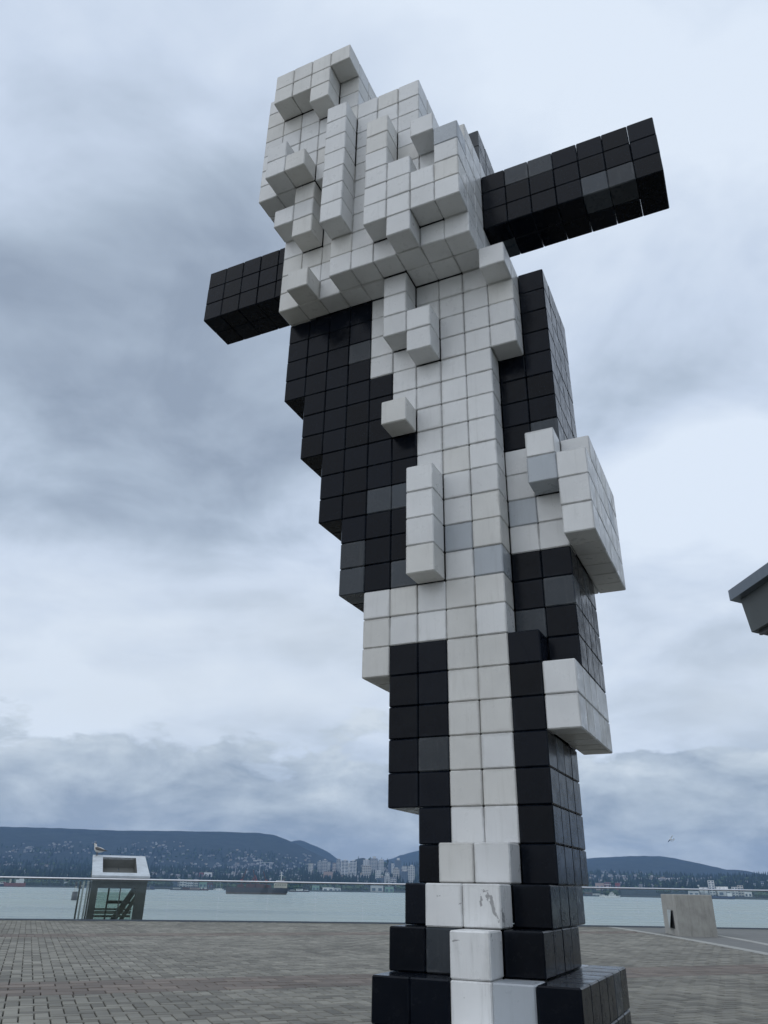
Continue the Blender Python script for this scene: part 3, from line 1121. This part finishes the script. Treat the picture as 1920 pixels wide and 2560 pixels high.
def towers():
    def q(x):
        return 760 + x * 0.16275

    def p(y):
        return 2120 + y * 0.16275
    L = [
        (65, 140, 235, 320, 4100, 'cream', 'slab', 'short cream apartment tower left of the far shore skyline'),
        (205, 268, 207, 330, 4150, 'grey', 'slab', 'grey round-shouldered tower, left one of the leading pair in the far skyline'),
        (272, 355, 186, 335, 4100, 'grey', 'slab', 'tall grey tower, right one of the leading pair in the far skyline'),
        (360, 402, 215, 320, 4250, 'light', 'slab', 'slim pale tower just right of the two grey towers in the far skyline'),
        (436, 486, 230, 338, 4050, 'pink', 'slab', 'pinkish brick tower between the grey pair and the white framed twins'),
        (492, 556, 178, 348, 4200, 'grey', 'slab', 'tall narrow grey tower just left of the white framed twin towers'),
        (566, 684, 195, 362, 3900, 'white', 'glass', 'left one of the white framed blue glass twin towers'),
        (696, 804, 200, 348, 3900, 'white', 'glass', 'right one of the white framed blue glass twin towers'),
        (906, 1006, 185, 320, 4300, 'white', 'slab', 'white striped tower right of the wooded knoll'),
        (1014, 1132, 165, 335, 4200, 'grey', 'slab', 'broadest grey tower of the far skyline with a white box on its roof'),
        (1142, 1226, 185, 330, 4150, 'light', 'slab', 'pale edged tower next to the broadest grey tower'),
        (888, 1028, 275, 392, 3700, 'beige', 'slab', 'beige mid-rise block below the white striped tower'),
        (1096, 1180, 345, 432, 3500, 'white', 'slab', 'small white block of flats above the dark park trees'),
        (1292, 1346, 228, 335, 4300, 'blue', 'glass', 'blue grey tower standing in the trees left of the sculpture'),
        (1392, 1492, 190, 335, 4100, 'blue', 'glass', 'dark blue glass tower with a white cap near the sculpture'),
        (1366, 1466, 318, 445, 3700, 'beige', 'slab', 'beige tower below the dark blue glass tower'),
        (1342, 1386, 240, 300, 4250, 'white', 'slab', 'tiny white block left of the dark blue glass tower'),
        (1508, 1585, 278, 360, 3900, 'light', 'slab', 'pale tower right of the beige tower near the sculpture edge'),
        (1492, 1592, 362, 505, 3400, 'blue', 'glass', 'blue grey glass block beside the sculpture edge'),
        (1600, 1700, 280, 505, 3300, 'light', 'slab', 'tall light grey slab partly hidden by the sculpture edge'),
        (1232, 1320, 435, 558, 3150, 'light', 'slab', 'left half of the grey mid-rise pair above the handrail'),
        (1326, 1420, 452, 560, 3100, 'grey', 'slab', 'right half of the grey mid-rise pair above the handrail'),
        (1116, 1226, 462, 548, 3150, 'glass', 'glass', 'low glazed office block left of the grey mid-rise pair'),
        (1244, 1310, 382, 432, 3450, 'white', 'slab', 'small white flats above the grey mid-rise pair'),
        (300, 440, 365, 405, 3500, 'pink', 'shed', 'long red brick school building on the far hillside'),
    ]
    for x0, x1, yt, yb, D, col, st, lab in L:
        tower(q(x0), q(x1), p(yt), p(yb), D, col, lab, style=st, cap=10 if x1 in (1132, 1492) else (4 if yb - yt > 110 else None))

    def q2(x):
        return 1460 + x * 0.27728

    def p2(y):
        return 2150 + y * 0.27728
    for x0, x1, yt, yb, D, col, st, nm, lab in [
        (1130, 1188, 187, 300, 2830, 'white', 'slab', 'grain_elevator', 'tall white headhouse of the grain terminal'),
        (1048, 1128, 247, 330, 2820, 'light', 'silo', 'grain_silo', 'grey silo row left of the grain terminal headhouse'),
        (1200, 1312, 243, 330, 2840, 'white', 'silo', 'grain_silo', 'white silo row right of the grain terminal headhouse'),
        (1212, 1340, 268, 332, 2810, 'light', 'shed', 'warehouse', 'long pale warehouse in front of the white silo row'),
        (1342, 1396, 246, 332, 2820, 'white', 'slab', 'grain_elevator', 'square white block near the right end of the grain terminal'),
        (1396, 1450, 230, 332, 2830, 'cream', 'slab', 'grain_elevator', 'cream tower block at the right end of the grain terminal'),
        (1452, 1520, 288, 338, 2820, 'white', 'shed', 'warehouse', 'low white shed at the right end of the grain terminal'),
        (945, 1044, 280, 332, 2800, 'light', 'shed', 'warehouse', 'low pale warehouse at the left end of the grain terminal'),
        (1520, 1566, 212, 300, 3500, 'grey', 'slab', 'apartment_tower', 'grey tower, left one of the two far towers beyond the terminal'),
        (1604, 1650, 195, 305, 3500, 'blue', 'slab', 'apartment_tower', 'bluish tower, right one of the two far towers beyond the terminal'),
        (104, 180, 208, 242, 3150, 'pink', 'shed', 'brick_building', 'pale pink brick building on the hillside right of the sculpture'),
        (184, 246, 203, 243, 3150, 'red', 'slab', 'brick_building', 'bright red brick building on the hillside right of the sculpture'),
        (282, 326, 206, 240, 3160, 'red', 'shed', 'brick_building', 'small dull red brick building right of the bright red one'),
        (890, 1040, 226, 240, 3300, 'white', 'shed', 'long_building', 'long low white building in the trees left of the grain terminal'),
        (80, 152, 303, 340, 2760, 'light', 'shed', 'warehouse', 'pale shed at the waterline behind the white yacht'),
        (10, 78, 292, 340, 2770, 'brown', 'shed', 'warehouse', 'brown shed at the waterline right beside the sculpture'),
    ]:
        tower(q2(x0), q2(x1), p2(yt), p2(yb), D, col, lab, style=st, name=nm)

    def q3(x):
        return 350 + x * 0.13261

    def p3(y):
        return 2170 + y * 0.13261
    for x0, x1, yt, yb, D, col, st, nm, lab in [
        (598, 692, 215, 350, 2800, 'glass', 'glass', 'office_block', 'dark glazed waterfront block right of the kiosk'),
        (700, 740, 195, 350, 2810, 'light', 'slab', 'office_block', 'narrow pale stair tower of the waterfront blocks'),
        (742, 866, 230, 350, 2800, 'white', 'slab', 'office_block', 'white columned waterfront block right of the kiosk'),
        (870, 1000, 250, 350, 2800, 'light', 'slab', 'office_block', 'long pale waterfront block behind the barge'),
        (1010, 1090, 215, 350, 2810, 'cream', 'slab', 'office_block', 'cream waterfront block behind the right end of the barge'),
        (1110, 1250, 262, 370, 2790, 'green', 'shed', 'warehouse', 'greenish shed behind the small barge'),
        (1260, 1370, 280, 375, 2790, 'rust', 'shed', 'warehouse', 'dull red shed left of the freighter'),
        (1110, 1190, 85, 160, 3700, 'red', 'shed', 'long_building', 'white roofed red building on the wooded slope above the waterfront'),
        (1205, 1355, 85, 125, 3750, 'white', 'shed', 'long_building', 'long white flats on the wooded slope above the waterfront'),
    ]:
        tower(q3(x0), q3(x1), p3(yt), p3(yb), D, col, lab, style=st, name=nm)
    for x0, x1, yt, yb, D, col, lab in [
        (780, 798, 2214, 2228, 2760, 'green', 'pale green shed on the waterfront right of the freighter'),
        (806, 834, 2219, 2229, 2755, 'white', 'white boat shed on the waterfront right of the green shed'),
        (835, 852, 2220, 2230, 2755, 'light', 'small grey boat shed beside the white one'),
        (926, 958, 2214, 2230, 2760, 'light', 'pale market hall on the waterfront near the sculpture'),
        (962, 984, 2217, 2230, 2760, 'green', 'green roofed hall on the waterfront beside the sculpture'),
        (148, 168, 2195, 2200, 3000, 'cream', 'cream block just above the handrail left of the kiosk'),
        (72, 84, 2203, 2208, 2800, 'white', 'small white shed in the shore trees left of the kiosk'),
        (158, 176, 2205, 2210, 2790, 'white', 'white boathouse in the shore trees next to the kiosk'),
    ]:
        tower(x0, x1, yt, yb, D, col, lab, style='shed', name='shed', cat='shed')


towers()


def crane(x, yb, yt, xj0, xj1, yj, D, label):
    b = at_r(x, yb, D)
    t = at_r(x, yt, D)
    root = thing('tower_crane', label, 'crane', (b.x, b.y, b.z - 30))
    wm = FM['steelw']
    MB().box((0, 0, (t.z - b.z + 30) / 2), (2.2, 2.2, t.z - b.z + 30)).build('mast', wm, root)
    j0, j1 = at_r(xj0, yj, D), at_r(xj1, yj, D)
    o = Vector((b.x, b.y, b.z - 30))
    MB().bar(j0 - o, j1 - o, 1.6, 1.8).build('jib', wm, root)
    e = j1 if abs(xj1 - x) < abs(xj0 - x) else j0
    MB().box(tuple(e - o + Vector((0, 0, -2))), (5, 3, 4)).build('counterweight', FM['grey'], root)


crane(649.4, 2173, 2151, 633, 656, 2151.5, 4300, 'taller of two white tower cranes on the hillside above the freighter')
crane(674, 2164, 2156, 652, 684, 2156.2, 4400, 'shorter of two white tower cranes on the hillside above the freighter')


def build_houses():
    r = random.Random(21)
    for nm, c in dict(h_white=(0.42, 0.42, 0.41), h_light=(0.25, 0.255, 0.255), h_cream=(0.33, 0.30, 0.25), h_grey=(0.19, 0.195, 0.20), h_roofg=(0.14, 0.14, 0.15), h_brown=(0.11, 0.085, 0.07)).items():
        FM[nm] = material('far_' + nm, c, 0.7, island=0.3)
    protos = []
    for wname, rname in (('h_white', 'h_light'), ('h_light', 'h_roofg'), ('h_cream', 'h_brown'), ('h_light', 'h_roofg'), ('h_grey', 'h_roofg'), ('h_grey', 'h_light')):
        mb = MB()
        a, b, h, g = 7.0, 5.5, 6.0, 3.2
        mb.hexa([(-a, -b, -6), (a, -b, -6), (a, b, -6), (-a, b, -6), (-a, -b, h), (a, -b, h), (a, b, h), (-a, b, h)], 0)
        A, B, e = a + .6, b + .8, h - 0.3
        mb.poly([(-A, -B, e), (A, -B, e), (A, 0, h + g), (-A, 0, h + g)], 1)
        mb.poly([(A, B, e), (-A, B, e), (-A, 0, h + g), (A, 0, h + g)], 1)
        mb.poly([(-A, B, e), (-A, -B, e), (-A, 0, h + g)], 0)
        mb.poly([(A, -B, e), (A, B, e), (A, 0, h + g)], 0)
        for sx in (-0.5, 0.5):
            mb.box((sx * a, -b - .05, 3.2), (2.2, .2, 1.8), 2)
        protos.append((mb, mb.mesh('house', [FM[wname], FM[rname], FM['glass']]), (wname, rname)))
    spots = []
    # (photo x range, photo y range, count): patches of houses on the slopes
    patches = [(0, 70, 2108, 2146, 55), (70, 240, 2106, 2135, 95), (300, 470, 2105, 2165, 130), (470, 640, 2125, 2180, 110), (560, 780, 2135, 2160, 120),
               (560, 1020, 2160, 2212, 900), (380, 620, 2168, 2196, 130), (1455, 1640, 2170, 2215, 260), (1600, 1790, 2196, 2220, 170), (0, 200, 2150, 2196, 60), (1790, 2000, 2205, 2235, 60)]
    for x0, x1, y0, y1, n in patches:
        for _ in range(n):
            px, py = r.uniform(x0, x1), r.uniform(y0, y1)
            # march along the sight line until the slope is met
            az, el = azel(px, py)
            R = np.linspace(2760, 6300, 240)
            H = terrain(np.full_like(R, az), R)
            hit = np.nonzero(H >= EYE + el * R)[0]
            if len(hit) == 0 or hit[0] == 0:
                continue
            rr = R[hit[0]]
            c = fbm(np.array([px / 14.0]), np.array([py / 6.0]))[0]
            if c < (0.52 if py < 2160 else 0.42):
                continue
            spots.append((rr * math.sin(az), rr * math.cos(az), H[hit[0]], rr))
    spots.sort(key=lambda s: s[3])
    rest = MB()
    mats = ['h_white', 'h_light', 'h_cream', 'h_grey', 'h_roofg', 'h_brown', 'glass']
    for n, (x, y, z, rr) in enumerate(spots):
        mb, me, (wn, rn) = protos[r.randrange(len(protos))]
        rz = r.uniform(-0.7, 0.7)
        s = r.uniform(0.55, 1.05) if rr > 4200 else r.uniform(0.7, 1.3)
        if n < 300:
            o = link('house', me)
            o.location = (x, y, z)
            o.rotation_euler = (0, 0, rz)
            o.scale = (s, s, s)
            ppx = 960 + 2124 * x / y
            where = ('on the slope left of the kiosk' if ppx < 215 else 'on the slope between the kiosk and the freighter' if ppx < 560 else
                     'on the hillside above the freighter' if ppx < 725 else 'below the far skyline towers' if ppx < 1050 else
                     'on the wooded hill right of the sculpture' if ppx < 1640 else 'in the trees near the grain terminal')
            wd = {'h_white': 'white', 'h_light': 'pale', 'h_cream': 'cream', 'h_grey': 'grey'}[wn]
            rd = {'h_light': 'pale', 'h_roofg': 'grey', 'h_brown': 'brown'}[rn]
            tag(o, f'small {wd} house with a {rd} roof {where}', 'house', f'{wd} houses with {rd} roofs {where}')
        else:
            b = len(rest.v)
            ca, sa = math.cos(rz) * s, math.sin(rz) * s
            rest.v += [(x + p[0] * ca - p[1] * sa, y + p[0] * sa + p[1] * ca, z + p[2] * s) for p in mb.v]
            rest.f += [tuple(b + k for k in f) for f in mb.f]
            ids = [mats.index(wn), mats.index(rn), mats.index('glass')]
            rest.m += [ids[k] for k in mb.m]
    if rest.v:
        o = kind(rest.build('far_houses', [FM[k] for k in mats]), 'stuff')
        tag(o, 'mass of tiny pale houses scattered higher up the far slopes', 'houses')


build_houses()


def build_forest():
    """conifers and rounder trees across the slopes of the far shore"""
    leaf = material('far_conifer', (0.022, 0.036, 0.027), 0.95, spec=0.1, island=0.45)
    broad = material('far_broadleaf', (0.05, 0.075, 0.035), 0.95, spec=0.1, island=0.4)
    rs = np.random.RandomState(4)
    n = 17000
    az = rs.uniform(math.radians(-33), math.radians(33), n)
    r = 2770 + 3000 * rs.rand(n) ** 1.6
    x, y = r * np.sin(az), r * np.cos(az)
    h = terrain(az, r)
    dens = fbm(x / 160, y / 160)
    keep = (dens > 0.40) & (h > WATER + 2)
    for p0, p1, r1 in ((1690, 1890, 2960), (425, 540, 2920), (775, 990, 2800), (1455, 1510, 2840)):      # yards and quays kept clear
        keep &= ~((az > azel(p0, 2235)[0]) & (az < azel(p1, 2235)[0]) & (r < r1))
    V, F, MI = [], [], []
    for xx, yy, hh, rr in zip(x[keep], y[keep], h[keep], r[keep]):
        b = len(V)
        a0 = rnd.random() * 6.28
        if rnd.random() < (0.72 if rr > 3000 else 0.3):
            H, W = rnd.uniform(16, 34), rnd.uniform(4.5, 8)
            for lev, (z0, z1, w_) in enumerate(((0.05, 0.62, 1.0), (0.35, 1.0, 0.66))):
                b = len(V)
                for k in range(5):
                    a = a0 + lev + k * 1.2566
                    V.append((xx + W * w_ * math.cos(a), yy + W * w_ * math.sin(a), hh + H * z0))
                V.append((xx, yy, hh + H * z1))
                for k in range(5):
                    F.append((b + k, b + (k + 1) % 5, b + 5))
                    MI.append(0)
        else:
            W, H = rnd.uniform(6, 12), rnd.uniform(9, 16)
            for k in range(6):
                a = a0 + k * 1.0472
                j = rnd.uniform(0.75, 1.15)
                V.append((xx + W * .8 * j * math.cos(a), yy + W * .8 * j * math.sin(a), hh + 1))
            for k in range(6):
                a = a0 + .4 + k * 1.0472
                j = rnd.uniform(0.7, 1.15)
                V.append((xx + W * j * math.cos(a), yy + W * j * math.sin(a), hh + H * .55))
            V.append((xx + rnd.uniform(-2, 2), yy, hh + H))
            for k in range(6):
                q = (k + 1) % 6
                F.append((b + k, b + q, b + 6 + q, b + 6 + k))
                F.append((b + 6 + k, b + 6 + q, b + 12))
                MI += [1, 1]
    me = bpy.data.meshes.new('far_forest')
    me.from_pydata(V, [], F)
    me.materials.append(leaf)
    me.materials.append(broad)
    me.polygons.foreach_set('material_index', MI)
    o = kind(link('far_forest', me), 'stuff')
    tag(o, 'dark conifers and rounder trees massed over the far shore and slopes', 'forest')


build_forest()


def build_seawall():
    mb = MB()
    a = np.linspace(math.radians(-40), math.radians(40), 200)
    rr = shore_r(a) - 4
    for k in range(199):
        p = [(rr[q] * math.sin(a[q]), rr[q] * math.cos(a[q])) for q in (k, k + 1)]
        s = [((rr[q] + 14) * math.sin(a[q]), (rr[q] + 14) * math.cos(a[q])) for q in (k, k + 1)]
        z = WATER + 3.2
        mb.hexa([(*p[0], WATER - 2), (*p[1], WATER - 2), (*s[1], WATER - 2), (*s[0], WATER - 2), (*p[0], z), (*p[1], z), (*s[1], z), (*s[0], z)])
    o = mb.build('sea_wall', FM['stone'])
    tag(o, 'low dark stone sea wall along the far shoreline', 'wall')


build_seawall()

# ------------------------------------------------------------------ vessels and other things on the water
def on_water(px, D):
    d = ray(px, 2235)
    az = math.atan2(d[0], d[1])
    return Vector((D * math.sin(az), D * math.cos(az), WATER)), az


def hull_mesh(L, B, H, sheer=0.25, bow=0.12, stern=0.04, nseg=14):
    """hull along x from -L/2 (stern) to L/2 (bow), keel at z=-1"""
    mb = MB()
    prev = None
    for k in range(nseg + 1):
        t = k / nseg
        wd = 1.0
        if t > 1 - bow * 1.6:
            wd = max(0.04, 1 - ((t - (1 - bow * 1.6)) / (bow * 1.6)) ** 2)
        if t < stern * 2:
            wd = 0.75 + 0.25 * t / (stern * 2)
        x = -L / 2 + L * t
        top = H * (1 + sheer * max(0, (t - 0.8) / 0.2) ** 2 + sheer * 0.4 * max(0, (0.12 - t) / 0.12))
        xb = x - (L * bow * 0.45) * max(0, (t - (1 - bow)) / bow) + L * stern * 0.6 * max(0, (stern - t) / max(stern, 1e-6))
        b = len(mb.v)
        mb.v += [(xb, -B / 2 * wd * .8, -1.5), (xb * .5 + x * .5, -B / 2 * wd * .95, H * .28), (x, -B / 2 * wd, top), (x, B / 2 * wd, top), (xb * .5 + x * .5, B / 2 * wd * .95, H * .28), (xb, B / 2 * wd * .8, -1.5)]
        if prev is not None:
            for q, mi in ((0, 1), (1, 0), (2, 2), (3, 0), (4, 1)):
                mb.f.append((prev + q, b + q, b + q + 1, prev + q + 1))
                mb.m.append(mi)
        else:
            mb.f.append((0, 1, 2, 3, 4, 5))
            mb.m.append(0)
        prev = b
    mb.f.append(tuple(prev + q for q in reversed(range(6))))
    mb.m.append(0)
    return mb


def build_freighter():
    D = 1560
    a, az = on_water(563, D)
    b, _ = on_water(722, D)
    c = (a + b) / 2
    L = (b - a).length
    k = thing('freighter', 'dark rusty cargo ship with red deck cranes anchored in mid harbour', 'ship', c, -az)
    hull_mesh(L, 17, 10.5, 0.2, 0.11, 0.02).build('hull', [FM['dark'], FM['brown'], FM['rust']], k)
    s = L / 159.0            # metres per photo pixel along the hull

    def X(px):
        return (px - 642.5) * s
    dk = 10.5
    for x0, x1, h in ((590, 608, 5), (612, 634, 6), (637, 660, 6), (663, 676, 5)):
        MB().box(((X(x0) + X(x1)) / 2, 0, dk + h / 2), ((x1 - x0) * s * .92, 12, h)).build('cargo_hold', FM['rust'], k)
    for px, tip, zt in ((601, 611, 34), (636, 628, 33), (663, 654, 31)):
        q = MB()
        q.bar((X(px), 0, dk), (X(px), 0, dk + 14), 2.4)
        cr = q.build('deck_crane', FM['rust'], k)
        for yy in (-1.0, 1.0):
            MB().bar((X(px), yy, dk + 9), (X(tip), yy * .4, dk + zt - 4), 0.9, 1.1).build('jib', FM['rust'], cr)
        MB().box((X(px), 0, dk + 11), (4.5, 4, 4)).build('cab', FM['red'], cr)
    MB().bar((X(621), -2, dk + 4), (X(634), 0, dk + 20), 0.9).build('derrick', FM['red'], k)
    MB().bar((X(645), -2, dk + 4), (X(634), 0, dk + 20), 0.9).build('derrick', FM['red'], k)
    h = MB()
    h.box((X(700), 0, dk + 4.2), (34 * s * .95, 14, 8.4))
    sup = h.build('deckhouse', FM['cream'], k)
    MB().box((X(698), 0, dk + 10.4), (22 * s * .9, 13, 4)).build('bridge', FM['white'], sup)
    MB().box((X(698), -6.6, dk + 10.8), (20 * s * .9, .3, 1.3)).build('window', FM['dark'], sup)
    for n in range(5):
        MB().box((X(687 + n * 6), -7.1, dk + 5), (1.4, .3, 1.4)).build('window', FM['dark'], sup)
    MB().tube([(X(708), 0, dk + 8), (X(708), 0, dk + 16)], [2.6, 2.2], 10).build('funnel', FM['dark'], k, True)
    MB().bar((X(700.5), 0, dk + 10), (X(700.5), 0, dk + 27), 1.1).build('mast', FM['white'], k)
    MB().bar((X(697), 0, dk + 21), (X(704), 0, dk + 21), 0.7).build('mast_yard', FM['white'], k)
    MB().bar((X(567), 0, dk), (X(567), 0, dk + 11), 0.8).build('mast', FM['rust'], k)


build_freighter()


def boat(px, D, L, H, cols, house, label, name='boat', cat='boat', flip=False, mast=0, group=None):
    p, az = on_water(px, D)
    k = thing(name, label, cat, p, -az + (math.pi if flip else 0), group)
    hull_mesh(L, max(3, L * .22), H, 0.35, 0.22, 0.03, 10).build('hull', [FM[cols[0]], FM[cols[1]], FM[cols[2]]], k)
    for x, l, z, h, c in house:
        d = MB().box((x * L, 0, H + z + h / 2), (l * L, max(2.2, L * .15), h)).build('cabin', FM[c], k)
        MB().box((x * L, -max(2.2, L * .15) / 2 - .04, H + z + h * .6), (l * L * .8, .12, h * .3)).build('window', FM['dark'], d)
    if mast:
        MB().bar((0, 0, H), (0, 0, H + mast), 0.45).build('mast', FM['steelw'], k)
    return k


boat(31, 2650, 60, 10, ('red', 'red', 'red'), ((-.22, .36, 0, 9, 'white'), (-.28, .2, 9, 5, 'white'), (.2, .08, 0, 10, 'cream')), 'red hulled ship with white upperworks moored at the far left', 'ship', 'ship', True, 20)
boat(4, 2660, 30, 7, ('navy', 'dark', 'dark'), ((-.1, .5, 0, 6, 'white'),), 'dark hulled workboat at the left edge beside the red ship', 'workboat')
boat(372, 2300, 30, 2.5, ('dark', 'dark', 'dark'), ((.2, .3, 0, 7, 'navy'), (-.15, .3, 0, 3, 'grey')), 'low dark tugboat with a blue wheelhouse right of the kiosk', 'tugboat', 'boat', False, 9)
boat(186.5 + 13, 2300, 16, 5, ('dark', 'dark', 'dark'), ((0, .4, 0, 3, 'cream'),), 'small dark boat beside the kiosk near the channel marker', 'workboat')
boat(465, 2280, 84, 2.6, ('dark', 'rust', 'brown'), ((-.3, .22, 0, 3, 'light'), (-.02, .2, 0, 4, 'rust'), (.25, .3, 0, 3.6, 'pink')), 'long low loaded barge between the tugboat and the freighter', 'barge')
boat(508, 2290, 28, 3.5, ('rust', 'dark', 'rust'), ((-.2, .14, 0, 5, 'white'), (.15, .2, 0, 5, 'white')), 'short rusty barge with two white huts left of the freighter', 'barge')
boat(549, 2500, 22, 3, ('white', 'white', 'light'), ((0, .5, 0, 2.4, 'white'),), 'white sailing boat just left of the freighter stern', 'sailboat', 'boat', False, 24)
boat(540, 2600, 18, 2.6, ('light', 'light', 'light'), ((0, .4, 0, 2, 'white'),), 'small pale sailing boat moored farther left of the freighter', 'sailboat', 'boat', False, 27)
boat(748, 2350, 62, 3.2, ('dark', 'rust', 'white'), ((.0, .3, 0, 4, 'white'), (-.3, .2, 0, 2, 'light'), (.3, .16, 0, 2, 'white')), 'low barge with white covers moored right of the freighter', 'barge')
boat(1531, 2200, 38, 4.2, ('white', 'white', 'white'), ((-.02, .44, 0, 3.4, 'white'), (-.04, .26, 3.4, 3.4, 'white'), (-.04, .12, 6.8, 2.4, 'light')), 'sleek white motor yacht on the water right of the sculpture', 'yacht', 'boat', False, 3)
boat(1507, 2420, 20, 3.4, ('white', 'light', 'white'), ((0, .4, 0, 3, 'white'),), 'small white cruiser moored behind the white yacht', 'motorboat')
boat(1798, 2500, 76, 7, ('navy', 'dark', 'navy'), ((-.34, .16, 0, 8, 'white'),), 'long blue bulk carrier moored at the grain terminal', 'ship', 'ship', True, 12)


def build_marker():
    p, az = on_water(187, 800)
    k = thing('channel_marker', 'squat grey channel marker with a thin top mast standing in the water', 'marker', p, -az)
    MB().tube([(0, 0, -1), (0, 0, 6.2)], [2.5, 2.2], 12).build('drum', material('marker_grey', (0.11, 0.11, 0.12), 0.7), k, True)
    MB().tube([(0, 0, 6.2), (0, 0, 6.8)], [2.5, 2.5], 12).build('deck', FM['grey'], k, True)
    for a in range(4):
        MB().bar((1.4 * math.cos(a * 1.57 + .8), 1.4 * math.sin(a * 1.57 + .8), 6.6), (.5 * math.cos(a * 1.57 + .8), .5 * math.sin(a * 1.57 + .8), 11.5), .3).build('lattice_leg', FM['cream'], k)
    MB().tube([(0, 0, 11.3), (0, 0, 14.6)], [1.0, .8], 8).build('lantern', FM['dark'], k, True)


build_marker()


def build_plane():
    p = at_r(1678.5, 2098.5, 1500)
    k = thing('seaplane', 'small white floatplane banking low in front of the cloud bank', 'aeroplane', p, math.radians(12))
    k.rotation_euler = (math.radians(38), math.radians(-4), math.radians(200))
    wm = FM['white']
    MB().tube([(-6.2, 0, .3), (-4, 0, .3), (-1, 0, 0), (2, 0, 0), (4, 0, 0), (4.9, 0, 0)], [.15, .5, .95, 1.0, .8, .3], 10).build('fuselage', wm, k, True)
    for s in (-1, 1):
        MB().hexa([(.2, s * .6, .8), (2.4, s * .6, .8), (2.1, s * 8, 1.3), (.6, s * 8, 1.3), (.2, s * .6, 1.05), (2.4, s * .6, 1.1), (2.1, s * 8, 1.42), (.6, s * 8, 1.42)]).build('wing', wm if s > 0 else FM['navy'], k)
        MB().hexa([(-6.2, s * .1, .4), (-4.9, s * .1, .4), (-5.1, s * 2.8, .5), (-6.1, s * 2.8, .5), (-6.2, s * .1, .52), (-4.9, s * .1, .55), (-5.1, s * 2.8, .58), (-6.1, s * 2.8, .58)]).build('tailplane', wm, k)
        MB().tube([(-3.2, s * 1.5, -2.0), (-1, s * 1.5, -2.2), (2.5, s * 1.5, -2.1), (4.2, s * 1.5, -1.8)], [.1, .38, .42, .1], 8).build('float', FM['grey'], k, True)
        for x in (-.6, 2.2):
            MB().bar((x, s * .7, -.5), (x, s * 1.5, -2.0), .14).build('strut', FM['grey'], k)
    MB().hexa([(-6.3, -.08, .4), (-4.7, -.08, .5), (-5.6, -.05, 2.7), (-6.5, -.05, 2.7), (-6.3, .08, .4), (-4.7, .08, .5), (-5.6, .05, 2.7), (-6.5, .05, 2.7)]).build('fin', FM['navy'], k)


build_plane()

# ------------------------------------------------------------------ haze: one closed box of thin, even air over harbour and slopes
def build_haze():
    m = bpy.data.materials.new('haze_air')
    m.use_nodes = True
    t = m.node_tree
    t.nodes.clear()
    out = N(t, 'ShaderNodeOutputMaterial')
    v = N(t, 'ShaderNodeVolumePrincipled')
    v.inputs['Color'].default_value = (0.36, 0.60, 1.0, 1)
    v.inputs['Density'].default_value = 5.2e-5
    v.inputs['Anisotropy'].default_value = 0.0
    t.links.new(v.outputs[0], out.inputs['Volume'])
    mb = MB()
    mb.box((0, 4400, 225), (19600, 9800, 2 * 245))
    kind(mb.build('haze', m), 'stuff')


build_haze()
